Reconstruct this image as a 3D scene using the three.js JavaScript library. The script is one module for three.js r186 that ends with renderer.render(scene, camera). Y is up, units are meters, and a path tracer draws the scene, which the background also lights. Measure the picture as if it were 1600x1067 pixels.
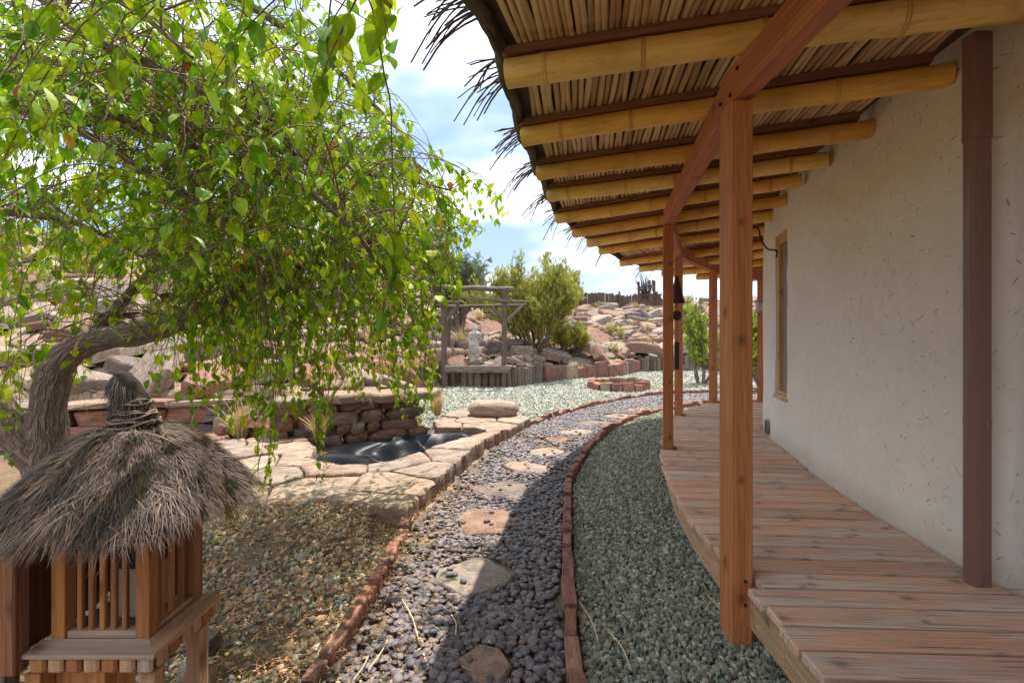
import * as THREE from 'three';
import { mergeGeometries, toCreasedNormals } from 'three/addons/utils/BufferGeometryUtils.js';
import { MarchingCubes } from 'three/addons/objects/MarchingCubes.js';

// ------------------------------------------------------------------ camera, sky, sun, exposure
const scene = new THREE.Scene();
const F = 755, EYE = 1.45, HZ = 525, CX = 800;
const camera = new THREE.PerspectiveCamera(2 * Math.atan(533.5 / F) * 180 / Math.PI, 1024 / 682, 0.05, 600);
camera.position.set(0, EYE, 0);
camera.lookAt(0, EYE, -10);
camera.setViewOffset(1600, 1067, 0, 8.5, 1600, 1067);
const renderer = new THREE.WebGLRenderer({ antialias: true });
renderer.setSize(1024, 682);
renderer.toneMapping = THREE.LinearToneMapping;
renderer.toneMappingExposure = 3.9;
renderer.shadowMap.enabled = true;
const SUN = new THREE.Vector3(0.36, 2.9, -1.15).normalize();
const sun = new THREE.DirectionalLight(new THREE.Color(1, 0.93, 0.82), 2.0);
sun.position.copy(SUN).multiplyScalar(60);
sun.castShadow = true;
sun.shadow.mapSize.set(4096, 4096);
Object.assign(sun.shadow.camera, { left: -30, right: 30, top: 30, bottom: -30, near: 1, far: 150 });
scene.add(sun, sun.target);

// ------------------------------------------------------------------ small maths
function rng(seed) { let s = seed | 0; return () => { s = (s + 0x6d2b79f5) | 0; let t = Math.imul(s ^ (s >>> 15), 1 | s); t = (t + Math.imul(t ^ (t >>> 7), 61 | t)) ^ t; return ((t ^ (t >>> 14)) >>> 0) / 4294967296; }; }
const { lerp, clamp, smoothstep } = THREE.MathUtils;
function hash(x, y, z) { let h = Math.imul(x, 374761393) ^ Math.imul(y, 668265263) ^ Math.imul(z, 2147483647 - 1442695); h = Math.imul(h ^ (h >>> 13), 1274126177); h ^= h >>> 16; return (h >>> 0) / 4294967296; }
const mod = (a, n) => ((a % n) + n) % n;
// value noise, periodic in x and y when px, py are given
function vn(x, y, z = 0, px = 0, py = 0) {
  const ix = Math.floor(x), iy = Math.floor(y), iz = Math.floor(z), fx = x - ix, fy = y - iy, fz = z - iz;
  const u = fx * fx * (3 - 2 * fx), v = fy * fy * (3 - 2 * fy), w = fz * fz * (3 - 2 * fz);
  const x0 = px ? mod(ix, px) : ix, x1 = px ? mod(ix + 1, px) : ix + 1, y0 = py ? mod(iy, py) : iy, y1 = py ? mod(iy + 1, py) : iy + 1;
  const a = lerp(lerp(hash(x0, y0, iz), hash(x1, y0, iz), u), lerp(hash(x0, y1, iz), hash(x1, y1, iz), u), v);
  if (fz === 0) return a;
  return lerp(a, lerp(lerp(hash(x0, y0, iz + 1), hash(x1, y0, iz + 1), u), lerp(hash(x0, y1, iz + 1), hash(x1, y1, iz + 1), u), v), w);
}
function fbm(x, y, z = 0, oct = 4, px = 0, py = 0) { let s = 0, a = 0.5, t = 0; for (let i = 0; i < oct; i++) { s += a * vn(x, y, z + i * 17, px, py); t += a; a *= 0.5; x *= 2; y *= 2; px *= 2; py *= 2; } return s / t; }
const V = (x, y, z) => new THREE.Vector3(x, y, -z);                       // plan coordinates: x right, z away
const px = (u, v, z) => V((u - CX) / F * z, EYE - (v - HZ) / F * z, z);    // a measured point of the photograph at a known distance
const gp = (u, v, h = 0) => { const z = F * (EYE - h) / (v - HZ); return [(u - CX) / F * z, z]; };
const toPx = (p) => [CX + F * p.x / -p.z, HZ - F * (p.y - EYE) / -p.z];
function inPoly(x, y, poly) { let c = false; for (let i = 0, j = poly.length - 1; i < poly.length; j = i++) { const [xi, yi] = poly[i], [xj, yj] = poly[j]; if ((yi > y) !== (yj > y) && x < (xj - xi) * (y - yi) / (yj - yi) + xi) c = !c; } return c; }
function segDist(x, y, a, b) { const dx = b[0] - a[0], dy = b[1] - a[1], t = clamp(((x - a[0]) * dx + (y - a[1]) * dy) / (dx * dx + dy * dy), 0, 1); return Math.hypot(x - a[0] - dx * t, y - a[1] - dy * t); }
function polyDist(x, y, poly, closed = true) { let d = 1e9; for (let i = 0; i < poly.length - (closed ? 0 : 1); i++) d = Math.min(d, segDist(x, y, poly[i], poly[(i + 1) % poly.length])); return d; }
function curve2(pts) { const c = new THREE.CatmullRomCurve3(pts.map(([x, z]) => new THREE.Vector3(x, 0, z)), false, 'centripetal'); c.arcLengthDivisions = 400; return c; }
const xAt = (pts, z) => { for (let i = 0; i < pts.length - 1; i++) if (z <= pts[i + 1][1] || i === pts.length - 2) { const t = (z - pts[i][1]) / (pts[i + 1][1] - pts[i][1]); return lerp(pts[i][0], pts[i + 1][0], t); } };
const lin = (r, g, b) => new THREE.Color().setRGB(r, g, b);

// ------------------------------------------------------------------ sky
{
  const W = 1024, H = 512, data = new Float32Array(W * H * 4);
  for (let r = 0; r < H; r++) for (let c = 0; c < W; c++) {
    const up = ((r + 0.5) / H - 0.5) * Math.PI, az = ((c + 0.5) / W - 0.5) * 2 * Math.PI;
    const x = Math.cos(az) * Math.cos(up), z = Math.sin(az) * Math.cos(up), y = Math.max(Math.sin(up), 0);
    const cs = x * SUN.x + Math.sin(up) * SUN.y + z * SUN.z, glow = Math.pow(Math.max(cs, 0), 6) * 0.16;
    const k = 1 / (y + 0.22);
    const n = fbm(x * k * 1.5 + 7.3, z * k * 2.1 + 2.1, 0.5, 6), n2 = fbm(x * k * 4 + 3, z * k * 5.5, 4.5, 5);
    let cl = smoothstep(n * 0.75 + n2 * 0.25, 0.43, 0.68);
    cl = clamp(cl * 0.95, 0, 1);
    const hz = Math.exp(-y * 5.5);
    const base = [lerp(0.118, 0.26, hz), lerp(0.188, 0.305, hz), lerp(0.30, 0.36, hz)];
    const white = [0.60, 0.615, 0.635];
    for (let i = 0; i < 3; i++) data[(r * W + c) * 4 + i] = (lerp(base[i], white[i], cl * (1 - 0.35 * hz)) + glow) * 0.92;
    if (up < 0) { const f = clamp(-up * 8, 0, 1); for (let i = 0; i < 3; i++) data[(r * W + c) * 4 + i] = lerp(data[(r * W + c) * 4 + i], [0.3, 0.25, 0.2][i], f); }
    data[(r * W + c) * 4 + 3] = 1;
  }
  const t = new THREE.DataTexture(data, W, H, THREE.RGBAFormat, THREE.FloatType);
  t.mapping = THREE.EquirectangularReflectionMapping; t.magFilter = THREE.LinearFilter; t.needsUpdate = true;
  scene.background = t; scene.environment = t;
}

// ------------------------------------------------------------------ textures
function tex(w, h, fn, srgb = false) {
  const d = new Uint8Array(w * h * 4);
  for (let y = 0; y < h; y++) for (let x = 0; x < w; x++) { const c = fn(x / w, y / h, x, y), o = (y * w + x) * 4; if (typeof c === 'number') d[o] = d[o + 1] = d[o + 2] = clamp(c, 0, 1) * 255; else for (let i = 0; i < 3; i++) d[o + i] = clamp(c[i], 0, 1) * 255; d[o + 3] = 255; }
  const t = new THREE.DataTexture(d, w, h); t.wrapS = t.wrapT = THREE.RepeatWrapping; t.magFilter = THREE.LinearFilter; t.minFilter = THREE.LinearMipmapLinearFilter; t.generateMipmaps = true;
  if (srgb) t.colorSpace = THREE.SRGBColorSpace; t.needsUpdate = true; return t;
}
const rep = (t, u, v) => { const c = t.clone(); c.repeat.set(u, v); c.needsUpdate = true; return c; };
const mix3 = (a, b, t) => [lerp(a[0], b[0], t), lerp(a[1], b[1], t), lerp(a[2], b[2], t)];
// wood grain along u; one repeat is 1.2 m by 0.3 m
function woodVal(u, v) {
  const warp = fbm(u * 3, v * 4, 1, 3, 3, 4), ring = 0.5 + 0.5 * Math.sin((v * 9 + warp * 5) * 2 * Math.PI);
  const fine = fbm(u * 6, v * 96, 2, 3, 6, 96), streak = fbm(u * 3, v * 28, 7, 3, 3, 28);
  return [ring, fine, streak, warp];
}
const knots = (() => { const r = rng(5), k = []; for (let i = 0; i < 5; i++) k.push([r(), r(), 0.012 + r() * 0.012]); return k; })();
function knot(u, v) { let m = 0; for (const [a, b, s] of knots) { const du = Math.abs(mod(u - a + 0.5, 1) - 0.5) * 1.2, dv = Math.abs(mod(v - b + 0.5, 1) - 0.5) * 0.3, d = Math.hypot(du * 0.75, dv) / s; m = Math.max(m, Math.exp(-d * d)); } return m; }
const woodTex = tex(1024, 512, (u, v) => { const [r, f, s] = woodVal(u, v), k = knot(u, v), t = 0.60 + 0.16 * (r - 0.5) + 0.34 * (f - 0.5) + 0.55 * (s - 0.5) + 0.12; const q = (0.22 + 0.78 * t) * (1 - 0.6 * k); return [q * 1.05, q * (0.98 - 0.06 * (0.5 - s)), q * 0.93]; });
const woodBump = tex(1024, 512, (u, v) => { const [r, f, s] = woodVal(u, v); return 0.25 * r + 0.5 * f + 0.25 * s; }, false);
const deckTex = tex(1024, 1024, (u, v) => {
  const [r, f, s] = woodVal(u, v), k = knot(u, v), wear = smoothstep(fbm(u * 5, v * 5, 11, 5, 5, 5) * 0.75 + s * 0.25, 0.38, 0.64);
  let c = mix3([0.68, 0.425, 0.30], [0.63, 0.50, 0.41], wear); const m = 0.94 + 0.10 * (r - 0.5) + 0.30 * (f - 0.5) + 0.08 * (s - 0.5);
  const crack = smoothstep(fbm(u * 4, v * 60, 21, 2, 4, 60), 0.68, 0.78) * 0.5;
  return c.map((x) => x * m * (1 - 0.55 * k) * (1 - crack) * 1.12);
});
const greyLogTex = tex(512, 512, (u, v) => { const f = fbm(u * 4, v * 40, 3, 4, 4, 40), cr = smoothstep(fbm(u * 3, v * 22, 9, 3, 3, 22), 0.60, 0.72), p = fbm(u * 5, v * 5, 4, 4, 5, 5); const m = (0.45 + 0.6 * (f - 0.5) + 0.35 * p) * (1 - 0.6 * cr); return [m * 1.03, m * 0.95, m * 0.88]; });
const barkTex = tex(512, 512, (u, v) => { const w = fbm(u * 6, v * 6, 2, 3, 6, 6), r = Math.abs(fbm(u * 5 + w * 0.6, v * 18, 3, 4, 5, 18) - 0.5) * 2, p = fbm(u * 8, v * 8, 5, 4, 8, 8); const m = 0.28 + 0.85 * Math.pow(r, 0.7) * (0.55 + 0.6 * p); return [m, m * 0.93, m * 0.86]; });
const barkBump = tex(512, 512, (u, v) => { const w = fbm(u * 6, v * 6, 2, 3, 6, 6); return Math.abs(fbm(u * 5 + w * 0.6, v * 18, 3, 4, 5, 18) - 0.5) * 2; }, false);
const stoneTex = tex(1024, 1024, (u, v) => {
  const a = fbm(u * 6, v * 6, 1, 5, 6, 6), b = fbm(u * 30, v * 30, 2, 4, 30, 30), st = fbm(u * 4, v * 26, 5, 4, 4, 26), sp = smoothstep(fbm(u * 11, v * 11, 8, 5, 11, 11), 0.57, 0.66);
  const m = 0.72 + 0.65 * (a - 0.5) + 0.42 * (b - 0.5) + 0.2 * (st - 0.5); return mix3([m, m * (0.97 + 0.1 * (a - 0.5)), m * (0.94 + 0.2 * (a - 0.5))], [m * 0.58, m * 0.60, m * 0.60], sp * 0.6);
});
const stoneBump = tex(1024, 1024, (u, v) => { const a = fbm(u * 6, v * 6, 1, 4, 6, 6), b = fbm(u * 30, v * 30, 2, 4, 30, 30), st = fbm(u * 4, v * 26, 5, 4, 4, 26), pit = smoothstep(fbm(u * 40, v * 40, 6, 2, 40, 40), 0.62, 0.75); return 0.4 * a + 0.35 * b + 0.35 * st - 0.25 * pit; }, false);
const bambooTex = tex(1024, 256, (u, v) => { const f = fbm(u * 4, v * 50, 3, 3, 4, 50), p = fbm(u * 6, v * 5, 5, 4, 6, 5), sp = smoothstep(fbm(u * 26, v * 18, 7, 3, 26, 18), 0.68, 0.76); const m = 0.86 + 0.22 * (f - 0.5) + 0.55 * (p - 0.5); return [m * (1 - 0.12 * sp), m * (0.97 - 0.16 * sp), m * (0.92 - 0.2 * sp)]; });
const soilTex = tex(1024, 1024, (u, v) => { const a = fbm(u * 8, v * 8, 1, 5, 8, 8), b = fbm(u * 90, v * 90, 3, 2, 90, 90); const m = 0.72 + 0.45 * (a - 0.5) + 0.65 * (b - 0.5); return [m, m * 0.98, m * 0.95]; });
const soilBump = tex(1024, 1024, (u, v) => 0.5 * fbm(u * 20, v * 20, 1, 4, 20, 20) + 0.5 * fbm(u * 110, v * 110, 3, 2, 110, 110), false);
// stucco with chopped straw: one repeat is 2.6 m
const straw = (() => {
  const S = 2048, r = rng(77), col = new Float32Array(S * S), dep = new Float32Array(S * S);
  const stroke = (n, L0, L1, w0, amp, arr) => { for (let i = 0; i < n; i++) { let x = r() * S, y = r() * S, a = r() * 6.283, L = L0 + r() * (L1 - L0), k = (r() - 0.5) * 0.02, w = w0 * (0.6 + r() * 0.9), s = amp * (0.35 + r() * 0.65); for (let t = 0; t < L; t += 0.7) { a += k * 0.7; x += Math.cos(a) * 0.7; y += Math.sin(a) * 0.7; const e = Math.sin(Math.PI * t / L); for (let oy = -2; oy <= 2; oy++) for (let ox = -2; ox <= 2; ox++) { const q = Math.hypot(ox, oy) / w; if (q < 1.6) { const j = mod(Math.floor(y) + oy, S) * S + mod(Math.floor(x) + ox, S); arr[j] = Math.max(arr[j], s * e * Math.exp(-q * q)); } } } } };
  stroke(170, 10, 26, 1.2, 0.9, col); stroke(1300, 3, 11, 0.9, 0.7, col); stroke(520, 12, 44, 1.6, 0.75, dep); stroke(18, 80, 200, 1.6, 0.6, dep);
  return { S, col, dep };
})();
const stuccoTex = tex(2048, 2048, (u, v, x, y) => { const a = fbm(u * 5, v * 5, 1, 5, 5, 5), b = fbm(u * 60, v * 60, 2, 3, 60, 60), s = straw.col[y * 2048 + x], d = straw.dep[y * 2048 + x]; const m = 0.925 + 0.10 * (a - 0.5) + 0.07 * (b - 0.5) - d * 0.10; return mix3([m, m * 0.978, m * 0.94], [0.34, 0.27, 0.20], s * 0.9); });
const stuccoBump = tex(2048, 2048, (u, v, x, y) => { const a = fbm(u * 9, v * 9, 1, 4, 9, 9), b = fbm(u * 60, v * 60, 2, 3, 60, 60); return 0.55 + 0.75 * (a - 0.5) + 0.16 * (b - 0.5) - 0.35 * straw.dep[y * 2048 + x] - 0.25 * straw.col[y * 2048 + x]; }, false);
const leafTex = tex(128, 128, (u, v) => { const du = Math.abs(u - 0.5), mid = Math.exp(-Math.pow(du / 0.022, 2)), ve = Math.exp(-Math.pow((Math.abs(mod((v - du * 0.9) * 7, 1) - 0.5)) / 0.10, 2)) * 0.5; const n = fbm(u * 6, v * 6, 3, 4, 6, 6); const m = 0.80 + 0.3 * (n - 0.5); return mix3([m, m, m * 0.9], [1, 1, 0.75], clamp(mid * 0.7 + ve * 0.35, 0, 1)); });

// ------------------------------------------------------------------ materials
const std = (o) => new THREE.MeshStandardMaterial({ roughness: 0.9, metalness: 0, ...o });
const wood = (r, g, b, rough = 0.72, bump = 0.0012) => std({ color: lin(r, g, b), map: woodTex, bumpMap: woodBump, bumpScale: bump, roughness: rough });
const M = {
  post: [wood(0.62, 0.235, 0.085), wood(0.58, 0.21, 0.075), wood(0.68, 0.26, 0.10)], beam: wood(0.55, 0.20, 0.095), darkBoard: wood(0.30, 0.135, 0.07), freshWood: wood(0.78, 0.50, 0.24),
  deck: [[1, 0.97, 0.93], [0.98, 0.86, 0.78], [0.92, 0.9, 0.88], [1.04, 0.92, 0.84], [0.85, 0.78, 0.72]].map((c) => std({ color: lin(...c), map: deckTex, bumpMap: woodBump, bumpScale: 0.002, roughness: 0.82 })),
  lantern: [wood(0.58, 0.265, 0.085), wood(0.48, 0.205, 0.07), wood(0.42, 0.185, 0.075)], lanternGrey: wood(0.52, 0.40, 0.31, 0.85), lanternTan: wood(0.62, 0.40, 0.24, 0.85), lanternDark: wood(0.20, 0.075, 0.03),
  greyLog: [[0.30, 0.245, 0.205], [0.22, 0.17, 0.135], [0.36, 0.30, 0.25], [0.17, 0.12, 0.092]].map((c) => std({ color: lin(...c), map: greyLogTex, bumpMap: greyLogTex, bumpScale: 0.008 })),
  bark: std({ color: lin(0.46, 0.36, 0.285), map: barkTex, bumpMap: barkBump, bumpScale: 0.035 }), twig: std({ color: lin(0.20, 0.125, 0.085) }), brush: std({ color: lin(0.12, 0.08, 0.065) }),
  bamboo: [[0.94, 0.56, 0.115], [0.82, 0.46, 0.10], [0.97, 0.66, 0.20]].map((c) => std({ color: lin(...c), map: bambooTex, roughness: 0.48 })), node: std({ color: lin(0.70, 0.40, 0.10), roughness: 0.6 }),
  stick: [[0.88, 0.63, 0.37], [0.70, 0.48, 0.28], [0.95, 0.72, 0.45], [0.58, 0.39, 0.23], [0.82, 0.57, 0.33]].map((c) => std({ color: lin(...c), map: rep(woodTex, 0.8, 3), bumpMap: barkBump, bumpScale: 0.003, roughness: 0.8 })),
  roof: std({ color: lin(0.13, 0.09, 0.07) }),
  wall: std({ color: lin(0.92, 0.885, 0.835), map: stuccoTex, bumpMap: stuccoBump, bumpScale: 0.032, roughness: 0.95 }),
  wallTinted: std({ color: lin(0.93, 0.90, 0.855), vertexColors: true, map: stuccoTex, bumpMap: stuccoBump, bumpScale: 0.032, roughness: 0.95 }),
  interior: std({ color: lin(0.12, 0.11, 0.10) }),
  spout: std({ color: lin(0.23, 0.125, 0.092), roughness: 0.36, metalness: 0.0 }),
  glass: new THREE.MeshPhysicalMaterial({ color: lin(0.30, 0.31, 0.33), roughness: 0.08, metalness: 0, specularIntensity: 1 }),
  stones: [[0.42, 0.285, 0.20], [0.36, 0.20, 0.135], [0.50, 0.39, 0.29], [0.28, 0.215, 0.185], [0.43, 0.315, 0.25]].map((c) => std({ color: lin(...c), map: stoneTex, bumpMap: stoneBump, bumpScale: 0.02 })),
  flag: [[0.44, 0.32, 0.24], [0.39, 0.295, 0.235], [0.47, 0.355, 0.27], [0.45, 0.305, 0.22]].map((c) => std({ color: lin(...c), map: stoneTex, bumpMap: stoneBump, bumpScale: 0.012 })),
  red: [[0.42, 0.185, 0.12], [0.36, 0.165, 0.115], [0.47, 0.245, 0.17], [0.33, 0.175, 0.135]].map((c) => std({ color: lin(...c), map: stoneTex, bumpMap: stoneBump, bumpScale: 0.012 })),
  stepRed: std({ color: lin(0.36, 0.225, 0.165), map: stoneTex, bumpMap: stoneBump, bumpScale: 0.012 }), grave: std({ color: lin(0.34, 0.285, 0.24), map: stoneTex, bumpMap: stoneBump, bumpScale: 0.01 }),
  pebble: [[0.148, 0.121, 0.124], [0.10, 0.085, 0.092], [0.195, 0.162, 0.160], [0.205, 0.146, 0.130], [0.076, 0.067, 0.074]].map((c) => std({ color: lin(...c), roughness: 0.62 })),
  white: std({ color: lin(1, 1, 1), roughness: 0.9 }), pebbleWhite: std({ color: lin(1, 1, 1), roughness: 0.62 }),
  liner: new THREE.MeshPhysicalMaterial({ color: lin(0.014, 0.016, 0.020), roughness: 0.40, specularIntensity: 0.30 }),
  statue: std({ color: lin(0.66, 0.60, 0.54), map: rep(stoneTex, 0.5, 0.5) }), bronze: std({ color: lin(0.075, 0.035, 0.026), roughness: 0.6, metalness: 0.3 }), black: std({ color: lin(0.02, 0.02, 0.02), roughness: 0.6 }), greyMetal: std({ color: lin(0.30, 0.30, 0.30), roughness: 0.5, metalness: 0.4 }),
  lampGlass: new THREE.MeshPhysicalMaterial({ color: lin(0.75, 0.77, 0.76), roughness: 0.25, transmission: 0.5, thickness: 0 }),
  paper: std({ color: lin(0.62, 0.50, 0.38) }), twine: std({ color: lin(0.27, 0.19, 0.135), roughness: 0.75 }), thatch: std({ color: lin(0.045, 0.034, 0.028) }), fibre: std({ color: lin(1, 1, 1), roughness: 0.7 }),
  leaf: new THREE.MeshPhysicalMaterial({ color: lin(1, 1, 1), map: leafTex, roughness: 0.55, transmission: 0.55, thickness: 0, specularIntensity: 0.35 }),
  leafTones: [[0.39, 0.62, 0.02], [0.54, 0.75, 0.025], [0.20, 0.42, 0.02], [0.70, 0.82, 0.03]].map((c) => new THREE.MeshPhysicalMaterial({ color: lin(...c), map: leafTex, roughness: 0.5, transmission: 0.5, thickness: 0, specularIntensity: 0.5 })),
  blade: new THREE.MeshPhysicalMaterial({ color: lin(1, 1, 1), roughness: 0.8, transmission: 0.3, thickness: 0, specularIntensity: 0.2 }),
};

// ------------------------------------------------------------------ geometry helpers
function soup(pos, norm, uv) { const g = new THREE.BufferGeometry(); g.setAttribute('position', new THREE.Float32BufferAttribute(pos, 3)); if (norm) g.setAttribute('normal', new THREE.Float32BufferAttribute(norm, 3)); if (uv) g.setAttribute('uv', new THREE.Float32BufferAttribute(uv, 2)); if (!norm) g.computeVertexNormals(); return g; }
// box projection in metres: the grain runs along `axis`; one texture repeat is su by sv metres
function planar(geo, axis = 'x', su = 1.2, sv = 0.3, ou = 0, ov = 0) {
  const g = geo.index ? geo.toNonIndexed() : geo, p = g.attributes.position, uv = new Float32Array(p.count * 2), a = new THREE.Vector3(), b = new THREE.Vector3(), c = new THREE.Vector3(), n = new THREE.Vector3();
  const L = 'xyz'.indexOf(axis);
  for (let i = 0; i < p.count; i += 3) {
    a.fromBufferAttribute(p, i); b.fromBufferAttribute(p, i + 1); c.fromBufferAttribute(p, i + 2); n.copy(b).sub(a).cross(c.clone().sub(a));
    const m = [Math.abs(n.x), Math.abs(n.y), Math.abs(n.z)]; let k = m.indexOf(Math.max(...m)), iu, iv;
    if (k === L) { iu = (L + 1) % 3; iv = (L + 2) % 3; } else { iu = L; iv = 3 - L - k; }
    const endf = k === L ? 0.25 : 1;
    [a, b, c].forEach((q, j) => { uv[(i + j) * 2] = q.getComponent(iu) / (su * endf) + ou + k * 0.31; uv[(i + j) * 2 + 1] = q.getComponent(iv) / sv + ov + k * 0.17; });
  }
  g.setAttribute('uv', new THREE.BufferAttribute(uv, 2)); return g;
}
// chamfered box with optional roughness
function box(w, h, d, c = 0.004, jit = 0, r = null) {
  const P = [], id = (sx, sy, sz, a) => ((sx > 0 ? 4 : 0) + (sy > 0 ? 2 : 0) + (sz > 0 ? 1 : 0)) * 3 + a, H = [w / 2, h / 2, d / 2];
  for (const sx of [-1, 1]) for (const sy of [-1, 1]) for (const sz of [-1, 1]) { const j = [0, 1, 2].map(() => (r ? (r() - 0.5) * 2 * jit : 0)); for (let a = 0; a < 3; a++) P.push([0, 1, 2].map((k) => [sx, sy, sz][k] * (H[k] - (k === a ? 0 : c)) + j[k] + (r ? (r() - 0.5) * jit * 0.4 : 0))); }
  const pos = []; const tri = (i, j, k) => { const A = P[i], B = P[j], C = P[k], u = [B[0] - A[0], B[1] - A[1], B[2] - A[2]], v = [C[0] - A[0], C[1] - A[1], C[2] - A[2]]; const n = [u[1] * v[2] - u[2] * v[1], u[2] * v[0] - u[0] * v[2], u[0] * v[1] - u[1] * v[0]]; if (n[0] * (A[0] + B[0] + C[0]) + n[1] * (A[1] + B[1] + C[1]) + n[2] * (A[2] + B[2] + C[2]) >= 0) pos.push(...A, ...B, ...C); else pos.push(...A, ...C, ...B); };
  const quad = (a, b, e, f) => { tri(a, b, e); tri(a, e, f); };
  const s = (arr) => id(arr[0], arr[1], arr[2], arr[3]);
  for (let a = 0; a < 3; a++) for (const q of [-1, 1]) { const b = (a + 1) % 3, e = (a + 2) % 3, co = (x, y) => { const t = [0, 0, 0, a]; t[a] = q; t[b] = x; t[e] = y; return s(t); }; quad(co(-1, -1), co(1, -1), co(1, 1), co(-1, 1)); }
  for (let e = 0; e < 3; e++) { const a = (e + 1) % 3, b = (e + 2) % 3; for (const x of [-1, 1]) for (const y of [-1, 1]) { const co = (z, f) => { const t = [0, 0, 0, f]; t[a] = x; t[b] = y; t[e] = z; return s(t); }; quad(co(-1, a), co(1, a), co(1, b), co(-1, b)); } }
  for (const x of [-1, 1]) for (const y of [-1, 1]) for (const z of [-1, 1]) tri(id(x, y, z, 0), id(x, y, z, 1), id(x, y, z, 2));
  return soup(pos);
}
// tube through points with a radius per point
function tube(pts, rad, sides = 8, caps = true, wob = 0, r = null) {
  const n = pts.length, pos = [], nor = [], uv = [], rings = [], T = new THREE.Vector3(), N = new THREE.Vector3(), B = new THREE.Vector3(), R = (i) => (typeof rad === 'number' ? rad : rad[i]); let len = 0;
  for (let i = 0; i < n; i++) {
    T.copy(pts[Math.min(i + 1, n - 1)]).sub(pts[Math.max(i - 1, 0)]).normalize();
    if (i === 0) { N.set(Math.abs(T.y) > 0.9 ? 1 : 0, Math.abs(T.y) > 0.9 ? 0 : 1, 0); N.addScaledVector(T, -N.dot(T)).normalize(); } else { N.addScaledVector(T, -N.dot(T)).normalize(); len += pts[i].distanceTo(pts[i - 1]); }
    B.crossVectors(T, N); const ring = [];
    for (let k = 0; k <= sides; k++) { const a = k / sides * 2 * Math.PI, d = N.clone().multiplyScalar(Math.cos(a)).addScaledVector(B, Math.sin(a)); const q = R(i) * (1 + (wob && k < sides ? (hash(i * 7 + 3, k * 13, (wob * 1e4) | 0) - 0.5) * wob : wob ? (hash(i * 7 + 3, 0, (wob * 1e4) | 0) - 0.5) * wob : 0)); ring.push([pts[i].clone().addScaledVector(d, q), d, len, k / sides * 2 * Math.PI * R(0)]); }
    rings.push(ring);
  }
  const put = (v) => { pos.push(v[0].x, v[0].y, v[0].z); nor.push(v[1].x, v[1].y, v[1].z); uv.push(v[2], v[3]); };
  for (let i = 0; i < n - 1; i++) for (let k = 0; k < sides; k++) { const a = rings[i][k], b = rings[i + 1][k], c = rings[i + 1][k + 1], d = rings[i][k + 1]; put(a); put(d); put(c); put(a); put(c); put(b); }
  if (caps) for (const e of [0, n - 1]) { const t = e ? pts[n - 1].clone().sub(pts[n - 2]).normalize() : pts[0].clone().sub(pts[1]).normalize(); for (let k = 0; k < sides; k++) { const o = [pts[e], t, 0, 0], p = [rings[e][k][0], t, 0.05, 0], q = [rings[e][k + 1][0], t, 0.05, 0.05]; if (e) { put(o); put(p); put(q); } else { put(o); put(q); put(p); } } }
  return soup(pos, nor, uv);
}
const smooth = (pts, n) => new THREE.CatmullRomCurve3(pts, false, 'centripetal').getPoints(n);
// irregular slab over a plan outline [[x,z]..] (x right, z AWAY), from y0 to y1
function slab(poly, y0, y1, bev, r, rough = 0.01, sub = 0.12) {
  let area = 0; for (let i = 0; i < poly.length; i++) { const [a, b] = poly[i], [c, d] = poly[(i + 1) % poly.length]; area += a * d - b * c; } if (area < 0) poly = poly.slice().reverse();
  const o = []; for (let i = 0; i < poly.length; i++) { const a = poly[i], b = poly[(i + 1) % poly.length], L = Math.hypot(b[0] - a[0], b[1] - a[1]), k = Math.max(1, Math.round(L / sub)); for (let j = 0; j < k; j++) o.push([lerp(a[0], b[0], j / k) + (r() - 0.5) * rough * 2, lerp(a[1], b[1], j / k) + (r() - 0.5) * rough * 2]); }
  const cx = o.reduce((s, q) => s + q[0], 0) / o.length, cz = o.reduce((s, q) => s + q[1], 0) / o.length, n = o.length, rings = [];
  const tx = (r() - 0.5) * 0.03, tz = (r() - 0.5) * 0.03;
  const ring = (ins, y, jy) => o.map(([x, z]) => { const d = Math.hypot(x - cx, z - cz) || 1, f = 1 - ins / d; const X = cx + (x - cx) * f, Z = cz + (z - cz) * f; return [X, y + (r() - 0.5) * jy + (y > y0 + 0.001 ? (X - cx) * tx + (Z - cz) * tz : 0), Z]; });
  const h = y1 - y0; rings.push(ring(-rough * 0.3, y0, 0), ring(0, y0 + h * 0.55, rough), ring(bev * 0.15, y1 - bev, rough * 0.5), ring(bev * 1.1, y1, rough * 0.35), ring(bev * 1.1 + Math.min(0.1, 0.3 * Math.hypot(o[0][0] - cx, o[0][1] - cz)), y1 + rough * 0.3, rough * 0.6));
  const pos = [], P = (q) => pos.push(q[0], q[1], -q[2]);
  for (let k = 0; k < rings.length - 1; k++) for (let i = 0; i < n; i++) { const j = (i + 1) % n, a = rings[k][i], b = rings[k][j], c = rings[k + 1][j], d = rings[k + 1][i]; P(a); P(b); P(c); P(a); P(c); P(d); }
  const top = rings[rings.length - 1], ce = [cx, y1 + (r() - 0.5) * rough * 0.5, cz]; for (let i = 0; i < n; i++) { P(top[i]); P(top[(i + 1) % n]); P(ce); }
  return toCreasedNormals(planar(soup(pos), 'x', 0.9, 0.9, r(), r()), 0.7);
}
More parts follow.
